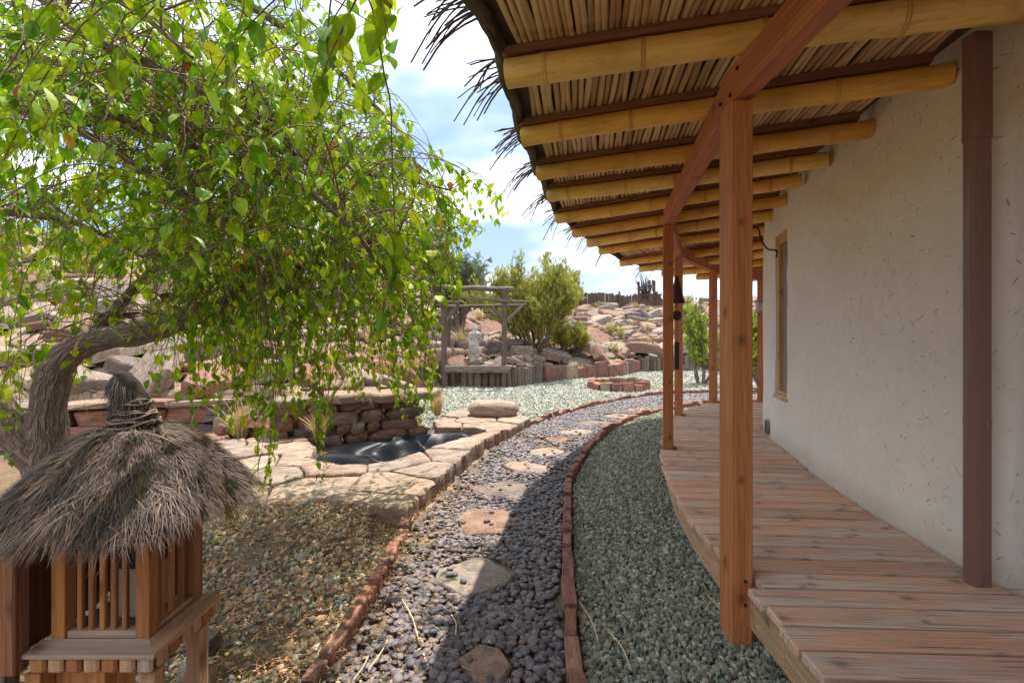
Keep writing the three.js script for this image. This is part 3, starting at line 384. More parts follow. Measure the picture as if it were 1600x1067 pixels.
    const a0 = V(A.E[0] - A.u[0] * 0.03, Y(A) + 2 * A.R + 0.045, A.E[1] - A.u[1] * 0.03), b0 = V(B.E[0] - B.u[0] * 0.03, Y(B) + 2 * B.R + 0.045, B.E[1] - B.u[1] * 0.03);
    if (b >= 2) part(porch, 'edge_log', tube(smooth([a0, a0.clone().lerp(b0, 0.35).add(new THREE.Vector3(-0.012, -0.01, 0)), a0.clone().lerp(b0, 0.7).add(new THREE.Vector3(0.008, 0.008, 0)), b0], 10), [0.036, 0.041, 0.033, 0.04, 0.034, 0.039, 0.035, 0.041, 0.034, 0.038, 0.036], 8), M.greyLog[3]);
    if (b >= 3) { // brushwood sticking out over the eave
      const tw = [], nB = 1; for (let q2 = 0; q2 < nB; q2++) { const t0 = (q2 + 0.35 + r() * 0.3) / nB, C = V(lerp(A.E[0], B.E[0], t0) , lerp(Y(A), Y(B), t0) + 2 * A.R + 0.12, lerp(A.E[1], B.E[1], t0)), out = V(-lerp(A.u[0], B.u[0], t0), 0, -lerp(A.u[1], B.u[1], t0)).normalize(), sid = new THREE.Vector3(-out.z, 0, out.x);
        const n = 13 + Math.floor(r() * 6); for (let k = 0; k < n; k++) { const L = 0.13 + r() * 0.24, sp = (r() - 0.5) * 0.8, dr = 0.3 + r() * 1.3, s0 = C.clone().addScaledVector(sid, (r() - 0.5) * 0.24).add(new THREE.Vector3(0, (r() - 0.5) * 0.05, 0)).addScaledVector(out, -0.02); const pts = []; for (let j = 0; j <= 5; j++) { const t = j / 5 * L; pts.push(s0.clone().addScaledVector(out, t).addScaledVector(sid, sp * t * (0.6 + t)).add(new THREE.Vector3(0, -dr * t * t * 2.0 + 0.12 * t, 0))); } const R1 = 0.005 + r() * 0.004; tw.push(tube(pts, pts.map((_, j) => R1 * (1 - 0.09 * j)), 5)); if (r() < 0.5) { const e = pts[3], d = pts[4].clone().sub(pts[2]).normalize().addScaledVector(sid, (r() - 0.5) * 1.6).normalize(); tw.push(tube([e, e.clone().addScaledVector(d, 0.06), e.clone().addScaledVector(d, 0.12).add(new THREE.Vector3(0, -0.02, 0))], [R1 * 0.6, R1 * 0.5, R1 * 0.4], 4)); } } }
      part(porch, 'brushwood', merge(tw), M.brush).userData.kind = 'stuff';
    }
  }
  part(porch, 'roof_covering', planar(soup(skin), 'x', 1, 1), M.roof);
}
// bronze bell hanging from the beam, lamp on the far post
{
  const z = 6.0, c = px(1058, 430, z), bell = thing('wind_bell', 'dark bronze cone-shaped wind bell hanging from the porch beam', 'wind bell', [c.x, c.y, z]);
  const cone = new THREE.LatheGeometry([[0.004, 0], [0.016, -0.01], [0.05, -0.15], [0.095, -0.335], [0.1, -0.345], [0.09, -0.34], [0.045, -0.15], [0.01, -0.02]].map((p) => new THREE.Vector2(...p)), 24); cone.translate(c.x, c.y, c.z); part(bell, 'bell', cone, M.bronze);
  part(bell, 'wire', tube([V(c.x, c.y + 0.22, z), V(c.x, c.y - 0.01, z)], 0.004, 5), M.black); part(bell, 'clapper_rod', tube([V(c.x, c.y - 0.05, z), V(c.x, c.y - 1.05, z)], 0.004, 5), M.black);
  const disc = new THREE.CylinderGeometry(0.062, 0.062, 0.006, 24); disc.rotateX(Math.PI / 2); disc.rotateY(0.2); disc.translate(c.x, c.y - 0.50, c.z); part(bell, 'disc', disc, M.bronze);
  const sail = planar(box(0.06, 0.34, 0.005, 0.002)); sail.translate(c.x, c.y - 1.0, c.z); part(bell, 'sail', sail, M.bronze);
  const l = px(1187, 480, 8.2), lamp = thing('post_lamp', 'small grey lantern lamp with clear glass fixed to the far porch post', 'lamp', [l.x, l.y, -l.z]);
  const B = (w, h, d, x, y, zz) => { const g = planar(box(w, h, d, 0.003)); g.translate(l.x + x, l.y + y, l.z + zz); return g; };
  part(lamp, 'cap', B(0.12, 0.03, 0.12, 0, 0.09, 0), M.greyMetal); part(lamp, 'base', B(0.11, 0.02, 0.11, 0, -0.09, 0), M.greyMetal); part(lamp, 'glass', B(0.09, 0.15, 0.09, 0, 0, 0), M.lampGlass); part(lamp, 'bracket', B(0.05, 0.20, 0.03, 0.05, 0.02, -0.06), M.greyMetal); part(lamp, 'bulb', new THREE.SphereGeometry(0.028, 10, 8).translate(l.x, l.y - 0.01, l.z), M.white);
}

// ------------------------------------------------------------------ edging bricks, path, gravel
const brickVar = (() => { const r = rng(31), v = []; for (let i = 0; i < 8; i++) v.push(planar(box(1, 1, 1, 0.07, 0.05, r), 'x', 3, 3, r(), r())); return v; })();
function edging(name, label, pts, z0, z1, seed, side) {
  const e = thing(name, label, 'brick edging', [pts[0][0], 0, z0]), r = rng(seed), c = curve2(pts), L = c.getLength(); let s = 0; const p = new THREE.Vector3(), q = new THREE.Vector3();
  while (s < L - 0.1) { const len = r() < 0.28 ? 0.08 + r() * 0.06 : 0.14 + r() * 0.13; c.getPointAt(Math.min(1, s / L), p); c.getPointAt(Math.min(1, (s + len) / L), q); s += len + 0.004; if (p.z < z0 || q.z > z1 || (p.x === q.x && p.z === q.z)) continue; const h = 0.10 + r() * 0.06, w = 0.055 + r() * 0.02; placed(e, 'brick', brickVar[Math.floor(r() * 8)], M.red[Math.floor(r() * 4)], V((p.x + q.x) / 2 + (r() - 0.5) * 0.014, h / 2 - 0.05 + r() * 0.018, (p.z + q.z) / 2), [(r() - 0.5) * 0.16, Math.atan2(q.z - p.z, q.x - p.x) + (r() - 0.5) * 0.14, (r() - 0.5) * 0.08], [Math.hypot(q.x - p.x, q.z - p.z), h, w]); }
}
edging('brick_edging', 'red brick edging on the right of the pebble path, beside the green gravel strip', PR, 1.5, 10.6, 41, 1);
edging('brick_edging', 'short red brick edging on the near left of the pebble path', PL.slice(0, 6), 1.5, 3.62, 42, -1);
edging('brick_edging', 'red brick edging between the far pebble path and the sunlit gravel', PL.slice(9), 7.75, 12.4, 43, -1);
const STEPS = [[760, 1032, 0.125, 0.12], [742, 897, 0.235, 0.23], [760, 814, 0.23, 0.235], [786, 765, 0.24, 0.22], [819, 729, 0.23, 0.2], [853, 706, 0.24, 0.17], [874, 687, 0.2, 0.15], [902, 675, 0.24, 0.2], [935, 662, 0.3, 0.25], [975, 650, 0.35, 0.3], [1008, 640, 0.35, 0.3]];
{
  const path = struct('pebble_path', 'path of smooth dark purple-grey pebbles with flat stepping stones'), r = rng(51);
  const stones = STEPS.map(([u, v, rx, rz], i) => { const [x, z] = gp(u, v, 0.03); return { x, z, rx, rz, i }; });
  stones.forEach((s, i) => { const n = 6 + (i % 3), poly = []; for (let k = 0; k < n; k++) { const a = (k + (r() - 0.5) * 0.7) / n * 2 * Math.PI + i, q = 0.92 + r() * 0.36; poly.push([s.x + Math.cos(a) * s.rx * q, s.z + Math.sin(a) * s.rz * q]); } s.poly = poly; part(path, 'stepping_stone', slab(poly, -0.04, 0.034, 0.012, r, 0.008, 0.1), i === 2 ? M.stepRed : i === 0 ? M.stepRed : i === 5 ? M.flag[2] : i === 1 ? M.grave : M.stones[i % 5], i === 2 ? 'red sandstone stepping stone' : undefined); });
  const peb = []; for (let k = 0; k < 4; k++) { const g = new THREE.SphereGeometry(1, 12, 8), p = g.attributes.position; for (let i = 0; i < p.count; i++) { const x = p.getX(i), y = p.getY(i), z = p.getZ(i), n = 1 + 0.22 * (fbm(x * 1.1 + k * 9 + 5, y * 1.1 + 5, z * 1.1 + 5, 2) - 0.5); p.setXYZ(i, x * n, y * n, z * n); } g.computeVertexNormals(); peb.push(g); }
  const list = [];
  for (let layer = 0; layer < 2; layer++) for (let z = 1.75; z < 12.2; ) {
    const sp = 0.037 * (0.8 + 0.05 * z); z += sp; for (let x = -1; x < 6.8; x += sp) {
      const X = x + (r() - 0.5) * sp, Z = z + (r() - 0.5) * sp; if (X < -0.9 || !inPoly(X, Z, PATH) || polyDist(X, Z, PATH) < 0.045) continue;
      const leftEdge = xAt(PL, clamp(Z, 1.5, 12.2)), bare = fbm(X * 2.3 + 3, Z * 2.3 + 8, 0.5, 3) + (1 - smoothstep(X - leftEdge, 0.05, 0.6)) * 0.22; if (Z < 7 && bare > (layer ? 0.56 : 0.66) && r() < 0.8) continue;
      let on = 0; for (const s of stones) { const e = Math.hypot((X - s.x) / s.rx, (Z - s.z) / s.rz); if (e < 1.02) { on = 1; break; } } if (on && r() < 0.985) continue;
      const big = 0.72 + r() * 0.55 + (r() < 0.1 ? 0.3 : 0), a = 0.0225 * big * (0.85 + 0.03 * Z), b = a * (0.68 + r() * 0.3), h = a * (0.32 + r() * 0.16);
      list.push({ X, Z, a, b, h, y: on ? 0.045 : 0.006 + h * 0.5 + layer * 0.013 + r() * 0.008, ry: r() * 6.283, tx: (r() - 0.5) * 0.55, tz: (r() - 0.5) * 0.55, k: Math.floor(r() * 4), m: Math.floor(r() * 5) });
    }
  }
  list.sort((p, q) => p.Z / p.a - q.Z / q.a); const shown = []; const rest = [[], [], [], []], cols = [[], [], [], []];
  for (const p of list) { if (shown.length < 295 && p.Z > 2.0 && p.Z < 3.4 && p.y > 0.02) { shown.push(p); placed(path, 'pebble', peb[p.k], M.pebble[p.m], V(p.X, p.y, p.Z), [p.tx, p.ry, p.tz], [p.a, p.h, p.b]); } else { rest[p.k].push(trs(V(p.X, p.y, p.Z), [p.tx, p.ry, p.tz], [p.a, p.h, p.b])); cols[p.k].push(M.pebble[p.m].color.clone().multiplyScalar(0.9 + r() * 0.25)); } }
  rest.forEach((l, k) => copies(path, 'small_pebbles', peb[k], M.pebbleWhite, l, cols[k]));
}
function chips(name, label, test, area, spacing, size, palette, seed, yOff = 0, layers = 1) {
  const g = new THREE.Group(); g.name = numbered(name); g.userData = { kind: 'stuff', label }; scene.add(g);
  const r = rng(seed), geos = [0, 1, 2].map((k) => { const q = new THREE.IcosahedronGeometry(1, 0), p = q.attributes.position, map = {}; for (let i = 0; i < p.count; i++) { const key = [p.getX(i), p.getY(i), p.getZ(i)].map((x) => x.toFixed(3)).join(); map[key] ??= [0, 1, 2].map(() => 0.7 + r() * 0.6); p.setXYZ(i, p.getX(i) * map[key][0], p.getY(i) * map[key][1], p.getZ(i) * map[key][2]); } q.deleteAttribute('uv'); q.computeVertexNormals(); return q; }), mats = [[], [], []], cols = [[], [], []];
  for (let L = 0; L < layers; L++) for (let z = area[2]; z < area[3]; ) { const sp = spacing * (1 + 0.045 * Math.max(0, z - 3)); z += sp; for (let x = area[0]; x < area[1]; x += sp) { const X = x + (r() - 0.5) * sp * 1.4, Z = z + (r() - 0.5) * sp * 1.4, u = CX + F * X / Z; if (u < -250 || u > 1850 || !test(X, Z, r)) continue; const k = Math.floor(r() * 3), s = size * (0.55 + r() * 0.75 + (r() < 0.06 ? 0.5 : 0)) * (1 + 0.035 * Math.max(0, z - 3)); mats[k].push(trs(V(X, GY0(X, Z) + yOff + s * 0.3 + L * size * 0.5, Z), [r() * 6.28, r() * 6.28, r() * 6.28], [s, s * (0.45 + r() * 0.35), s * (0.6 + r() * 0.4)])); const c = palette[Math.floor(r() * palette.length)], f = 0.62 + r() * 0.66; cols[k].push(lin(c[0] * f, c[1] * f, c[2] * f)); } }
  mats.forEach((l, k) => copies(g, 'gravel_chips', geos[k], M.white, l, cols[k]));
}
function GY0(x, z) { return mound(x, z) + (fbm(x * 1.3 + 9, z * 1.3 + 9, 0.5, 3) - 0.5) * 0.03; }
const GREEN = [[0.325, 0.325, 0.245], [0.235, 0.25, 0.19], [0.41, 0.40, 0.305], [0.14, 0.155, 0.125], [0.47, 0.445, 0.345], [0.21, 0.23, 0.185], [0.29, 0.295, 0.22], [0.35, 0.305, 0.22]];
chips('green_gravel', 'grey-green crushed gravel strip between the pebble path and the deck', (x, z) => x > xAt(PR, clamp(z, 1.5, 10.4)) + 0.045 && x < xAt(EDGE, clamp(z, 0.3, 8.4)) + 0.35 && z < 10.2 && !(z > 8.2 && x > 4.9), [0.2, 5.0, 1.4, 10.2], 0.0215, 0.0155, GREEN, 61, 0.0, 2);
chips('sunlit_gravel', 'pale green gravel yard beyond the pond and the far path', (x, z) => retD(x, z) < -0.05 && z > 7.5 && !inPoly(x, z, LEDGE) && (x < xAt(PL, clamp(z, 7.5, 12.15)) - 0.05 || z > 12.3) && !(x > 7.5), [-3.2, 9.5, 7.4, 20.5], 0.036, 0.024, [[0.42, 0.425, 0.325], [0.35, 0.365, 0.285], [0.48, 0.47, 0.37], [0.28, 0.30, 0.245], [0.50, 0.46, 0.36], [0.38, 0.39, 0.30]], 62, 0, 1);
chips('littered_gravel', 'green-brown gravel with fallen leaves under the weeping tree', (x, z, r) => z < 4.4 && x < xAt(PL, clamp(z, 1.5, 4.4)) - 0.05 && !(inPoly(x, z, LEDGE)) && fbm(x * 1.8 + 2, z * 1.8 + 4, 0.5, 3) + 0.3 * r() < 0.74, [-4.2, -0.7, 1.4, 4.4], 0.024, 0.0165, [...GREEN.slice(0, 5), [0.44, 0.27, 0.16], [0.38, 0.23, 0.135], [0.16, 0.13, 0.12], [0.54, 0.36, 0.23], [0.46, 0.33, 0.22], [0.50, 0.45, 0.35], [0.42, 0.24, 0.14]], 63, 0, 1);
// fallen leaves, needles and twigs
{
  const g = new THREE.Group(); g.name = 'leaf_litter'; g.userData = { kind: 'stuff', label: 'dry orange-brown leaves and needles scattered over gravel and path' }; scene.add(g);
  const r = rng(71), flake = soup([-0.5, 0, 0, 0, 0.12, 0.5, 0, 0.1, -0.5, 0, 0.12, 0.5, 0.5, -0.02, 0, 0, 0.1, -0.5]), mats = [], cols = [], nm = [], nc = [];
  const pal = [[0.46, 0.20, 0.06], [0.56, 0.32, 0.12], [0.36, 0.17, 0.07], [0.60, 0.42, 0.20], [0.26, 0.14, 0.07]];
  for (let i = 0; i < 26000; i++) { const z = 1.6 + r() * 3.0, x = -4.2 + r() * 4.2, nearL = Math.abs(x - xAt(PL, clamp(z, 1.5, 4.6))); const pathOk = x > xAt(PL, clamp(z, 1.5, 4.6)); if (pathOk && r() > 0.05 + Math.exp(-nearL * 3.6)) continue; if (inPoly(x, z, LEDGE) && r() < 0.97) continue; const s = 0.007 + r() * 0.017, y = (inPoly(x, z, LEDGE) ? 0.16 : 0.031 + mound(x, z)) + r() * 0.012, c = pal[Math.floor(r() * 5)];
    if (r() < 0.55) { mats.push(trs(V(x, y, z), [(r() - 0.5) * 1.2, r() * 6.28, (r() - 0.5) * 1.2], [s, s, s * 0.6])); cols.push(lin(...c)); } else { nm.push(trs(V(x, y, z), [(r() - 0.5) * 0.4, r() * 6.28, (r() - 0.5) * 0.4], [0.025 + r() * 0.03, 0.0015, 0.0015])); nc.push(lin(c[0] * 1.1, c[1] * 1.25, c[2] * 1.5)); } }
  copies(g, 'dry_leaves', flake, M.white, mats, cols); copies(g, 'needles', new THREE.BoxGeometry(1, 1, 1), M.white, nm, nc);
  for (const [u, v, u2, v2] of [[628, 936, 655, 1003], [575, 1025, 552, 1060], [605, 1000, 575, 1045], [705, 960, 712, 990], [868, 812, 884, 786], [905, 940, 935, 1000], [1106, 930, 1150, 990], [950, 985, 985, 1040], [650, 800, 625, 840]]) { const a = gp(u, v, 0.05), b = gp(u2, v2, 0.05); const t = shade(new THREE.Mesh(tube(smooth([V(a[0], 0.05, a[1]), V((a[0] + b[0]) / 2 + 0.012, 0.055, (a[1] + b[1]) / 2), V(b[0], 0.045, b[1])], 8), 0.003, 5), M.stick[2])); t.name = 'fallen_twig'; g.add(t); }
}

// ------------------------------------------------------------------ pond: flagstones, liner, stacked wall, boulder
{
  const pond = thing('flagstone_ledge', 'pale sandstone flagstone ledge around the empty pond', 'stone ledge', [-1.4, 0, 4.5]), r = rng(81), seeds = [];
  const clip = (poly, nx, nz, c) => { const o = []; for (let i = 0; i < poly.length; i++) { const a = poly[i], b = poly[(i + 1) % poly.length], da = a[0] * nx + a[1] * nz - c, db = b[0] * nx + b[1] * nz - c; if (da <= 0) o.push(a); if ((da <= 0) !== (db <= 0)) { const t = da / (da - db); o.push([lerp(a[0], b[0], t), lerp(a[1], b[1], t)]); } } return o; };
  for (let i = 0; i < 4000 && seeds.length < 60; i++) { const x = -3.6 + r() * 4, z = 3.6 + r() * 5.2; if (!inPoly(x, z, LEDGE)) continue; const m = z < 5 ? 0.46 : 0.42; if (seeds.every((s) => Math.hypot(s[0] - x, (s[1] - z) * 0.9) > m)) seeds.push([x, z]); }
  for (const s of seeds) {
    const ang = (0.7 * (Math.hypot(1, 1))) && 0; let cell = [[s[0] - 0.6, s[1] - 0.6], [s[0] + 0.6, s[1] - 0.6], [s[0] + 0.6, s[1] + 0.6], [s[0] - 0.6, s[1] + 0.6]];
    for (const o of seeds) if (o !== s) { const nx = o[0] - s[0], nz = o[1] - s[1], l = Math.hypot(nx, nz); if (l < 1.5) cell = clip(cell, nx / l, nz / l, (nx * (o[0] + s[0]) / 2 + nz * (o[1] + s[1]) / 2) / l - 0.009); }
    // cut the cell back where it leaves the ledge
    const out = []; const n = cell.length; for (let i = 0; i < n; i++) { const a = cell[i], b = cell[(i + 1) % n], k = Math.max(1, Math.round(Math.hypot(b[0] - a[0], b[1] - a[1]) / 0.09)); for (let j = 0; j < k; j++) { let q = [lerp(a[0], b[0], j / k), lerp(a[1], b[1], j / k)]; if (!inPoly(q[0], q[1], LEDGE)) { let lo = 0, hi = 1; for (let t = 0; t < 12; t++) { const m = (lo + hi) / 2; if (inPoly(lerp(s[0], q[0], m), lerp(s[1], q[1], m), LEDGE)) lo = m; else hi = m; } q = [lerp(s[0], q[0], lo * 1.01), lerp(s[1], q[1], lo * 1.01)]; } out.push(q); } }
    if (out.length < 4) continue; const edge = polyDist(s[0], s[1], LEDGE) < 0.4, low = s[0] < -1.4 && s[1] < 4.7; const y1 = (low ? 0.145 : 0.165) + (r() - 0.5) * 0.03 - (s[1] > 7 ? 0.03 : 0);
    part(pond, 'flagstone', slab(out, edge ? -0.03 : 0.05, y1, 0.012, r, 0.014, 0.16), M.flag[Math.floor(r() * 4)]);
  }
  // rubber liner
  const N = 140, K = 40, cx = -1.3, cz = 5.78, pos = [], idx = [];
  const radius = (a) => { const dx = Math.cos(a), dz = Math.sin(a); let best = 9; for (let i = 0; i < POND.length; i++) { const p = POND[i], q = POND[(i + 1) % POND.length], ex = q[0] - p[0], ez = q[1] - p[1], den = dx * ez - dz * ex; if (Math.abs(den) < 1e-9) continue; const t = ((p[0] - cx) * ez - (p[1] - cz) * ex) / den, u = ((p[0] - cx) * dz - (p[1] - cz) * dx) / den; if (t > 0 && u >= 0 && u <= 1) best = Math.min(best, t); } return best; };
  for (let k = 0; k <= K; k++) for (let i = 0; i < N; i++) { const a = i / N * 2 * Math.PI, R = radius(a) + 0.03, t = k / K, x = cx + Math.cos(a) * R * t, z = cz + Math.sin(a) * R * t; const f = fbm(x * 1.6 + z * 0.9 + 30, z * 3.2 - x * 2.2 + 30, 0.5, 2) - 0.5, f2 = Math.pow(1 - Math.abs(2 * vn(x * 1.2 + z * 1.7 + 13, z * 2.4 - x * 2.0 + 3, 0.5) - 1), 3); const bowl = 1 - Math.pow(t, 3.2); pos.push(x, 0.06 - 0.40 * bowl + (f * 0.46 + f2 * 0.24) * (1 - Math.pow(t, 6)) * 0.9, -z); }
  for (let k = 0; k < K; k++) for (let i = 0; i < N; i++) { const j = (i + 1) % N, a = k * N + i, b = k * N + j; idx.push(a, b, b + N, a, b + N, a + N); }
  const g = new THREE.BufferGeometry(); g.setAttribute('position', new THREE.Float32BufferAttribute(pos, 3)); g.setIndex(idx); g.computeVertexNormals(); const m = shade(new THREE.Mesh(g, M.liner)); m.name = 'pond_liner'; m.userData = { label: 'black rubber liner lying in folds in the empty pond', category: 'pond liner' }; scene.add(m);
  // stacked stones behind the pond
  const wall = thing('stacked_stone_wall', 'dry-stacked brown stone wall with slab top behind the pond', 'stone wall', [-1.9, 0, 6.6]), c = curve2([[-3.1, 6.0], [-2.6, 6.35], [-2.0, 6.72], [-1.6, 6.92], [-1.36, 7.02]]), L = c.getLength(); let y = -0.02;
  const wallSlab = [0, 1, 2, 3, 4].map((k) => slabRock(700 + k * 3)); const blockVar = []; for (let i = 0; i < 7; i++) blockVar.push(rock(i * 5 + 2, 2, 0.26, 0.6, 1.5));
  for (let row = 0; row < 4; row++) { const h = 0.12 + r() * 0.06; let s = r() * 0.1; while (s < L - 0.05) { const len = 0.16 + r() * 0.40, q = c.getPointAt(Math.min(1, (s + len / 2) / L)), tg = c.getTangentAt(Math.min(1, (s + len / 2) / L)); placed(wall, 'stone', blockVar[Math.floor(r() * 7)], r() < 0.3 ? M.red[3] : M.stones[Math.floor(r() * 5)], V(q.x, y + h / 2, q.z + (r() - 0.5) * 0.06 + row * 0.02), [(r() - 0.5) * 0.12, Math.atan2(tg.z, tg.x) + (r() - 0.5) * 0.2, (r() - 0.5) * 0.1], [len * 0.58, h * (0.52 + r() * 0.22), 0.15]); s += len + 0.01; } y += h * 0.98; }
  { let s = 0; while (s < L) { const len = 0.45 + r() * 0.3, q = c.getPointAt(Math.min(1, (s + len / 2) / L)), tg = c.getTangentAt(Math.min(1, (s + len / 2) / L)); placed(wall, 'cap_slab', wallSlab[Math.floor(r() * 5)], M.flag[Math.floor(r() * 4)], V(q.x, y + 0.035 + (r() - 0.5) * 0.03, q.z + 0.08), [(r() - 0.5) * 0.12, r() * 6.28, (r() - 0.5) * 0.12], [len * 0.62, 0.16 + r() * 0.08, 0.26 + r() * 0.06]); s += len + 0.02; } }
  // boulder
  const bp = gp(772, 652, 0.14), bg = rock(12, 3, 0.16, 1.2, 0.8); bg.scale(0.47, 0.16, 0.30); bg.rotateY(-0.12); const bo = shade(new THREE.Mesh(bg, M.flag[2])); bo.name = 'boulder'; bo.position.copy(V(bp[0], 0.24, bp[1] + 0.25)); bo.userData = { label: 'smooth tan boulder lying on the flagstones past the pond', category: 'boulder' }; scene.add(bo);
  const rocks = [[322, 1008, 0.055, 0.075, M.stones[3], 'brown rough rock beside the thatched lantern base'], [309, 1052, 0.06, 0.065, M.flag[2], 'pale lumpy rock nearest the camera beside the lantern']]; rocks.forEach(([u, v, a, h, mat, label], i) => { const [x, z] = gp(u, v, 0.06); const q = rock(20 + i * 3, 2, 0.28, 0.9, 1.4); q.scale(a * 1.15, h * 1.25, a * 1.3); const o = shade(new THREE.Mesh(q, mat)); o.name = numbered('rock'); o.position.copy(V(x, 0.045, z)); o.rotation.y = i; o.userData = { label, category: 'rock' }; scene.add(o); });
}

// ------------------------------------------------------------------ hillside rocks, terrace wall, timber retaining wall
const slabVar = []; for (let i = 0; i < 9; i++) slabVar.push(slabRock(300 + i * 7));
{
  const hl = struct('rocky_hillside', 'hillside covered with flat pinkish sandstone slabs'), r = rng(91), list = [];
  for (let i = 0; i < 30000; i++) {
    const x = -24 + r() * 46, z = 5 + r() * 34, u = CX + F * x / z; if (u < -80 || u > 1250) continue; const d = retD(x, z); if (d < 0.25 || d > 22) continue;
    const s = (0.16 + Math.pow(r(), 1.8) * 0.42) * (1 + 0.02 * z); let ok = true; for (const o of list) { const q = Math.hypot(o.x - x, o.z - z); if (q < (o.s + s) * 0.72) { ok = false; break; } } if (ok) list.push({ x, z, s, d });
  }
  const eps = 0.3; list.sort((a, b) => b.s / b.z - a.s / a.z); const rest = slabVar.map(() => []), cols = slabVar.map(() => []);
  const pal = [[0.52, 0.38, 0.29], [0.46, 0.29, 0.21], [0.64, 0.52, 0.40], [0.42, 0.24, 0.16], [0.38, 0.30, 0.26]];
  list.forEach((q, i) => { const y = GY(q.x, q.z), dx = (GY(q.x + eps, q.z) - GY(q.x - eps, q.z)) / (2 * eps), dz = (GY(q.x, q.z + eps) - GY(q.x, q.z - eps)) / (2 * eps), n = new THREE.Vector3(-dx, 1.35, dz).normalize(); const Q = new THREE.Quaternion().setFromUnitVectors(UPV, n).multiply(new THREE.Quaternion().setFromEuler(new THREE.Euler((r() - 0.5) * 0.75, r() * 6.28, (r() - 0.5) * 0.75, 'YXZ'))); const p = V(q.x, y + 0.05 + q.s * 0.16, q.z), sc = new THREE.Vector3(q.s * 1.15, q.s * (0.7 + r() * 0.8), q.s * (0.75 + r() * 0.4)), k = Math.floor(r() * 9);
    if (i < 295) { const m = shade(new THREE.Mesh(slabVar[k], r() < 0.12 ? M.red[Math.floor(r() * 4)] : M.stones[Math.floor(r() * 5)])); m.name = 'rock'; m.position.copy(p); m.quaternion.copy(Q); m.scale.copy(sc); hl.add(m); } else { rest[k].push(new THREE.Matrix4().compose(p, Q, sc)); const c = pal[Math.floor(r() * 5)]; cols[k].push(lin(...c)); } });
  const im = std({ color: lin(0.78, 0.75, 0.72), map: stoneTex, bumpMap: stoneBump, bumpScale: 0.02 }); rest.forEach((l, k) => { if (l.length) copies(hl, 'far_rocks', slabVar[k], im, l, cols[k]); });
  const sm = [[], [], []], sc2 = [[], [], []]; for (let i = 0; i < 9000; i++) { const x = -22 + r() * 40, z = 5 + r() * 32, u = CX + F * x / z; if (u < -60 || u > 1230) continue; const d = retD(x, z); if (d < 0.1 || d > 22) continue; const k = i % 3, s = 0.05 + r() * r() * 0.17; sm[k].push(trs(V(x, GY(x, z) + s * 0.2, z), [(r() - 0.5) * 0.8, r() * 6.28, (r() - 0.5) * 0.8], [s * 1.2, s * 0.7, s])); const c = pal[Math.floor(r() * 5)]; sc2[k].push(lin(...c)); } sm.forEach((l, k) => copies(hl, 'small_rocks', slabVar[k], im, l, sc2[k]));
}
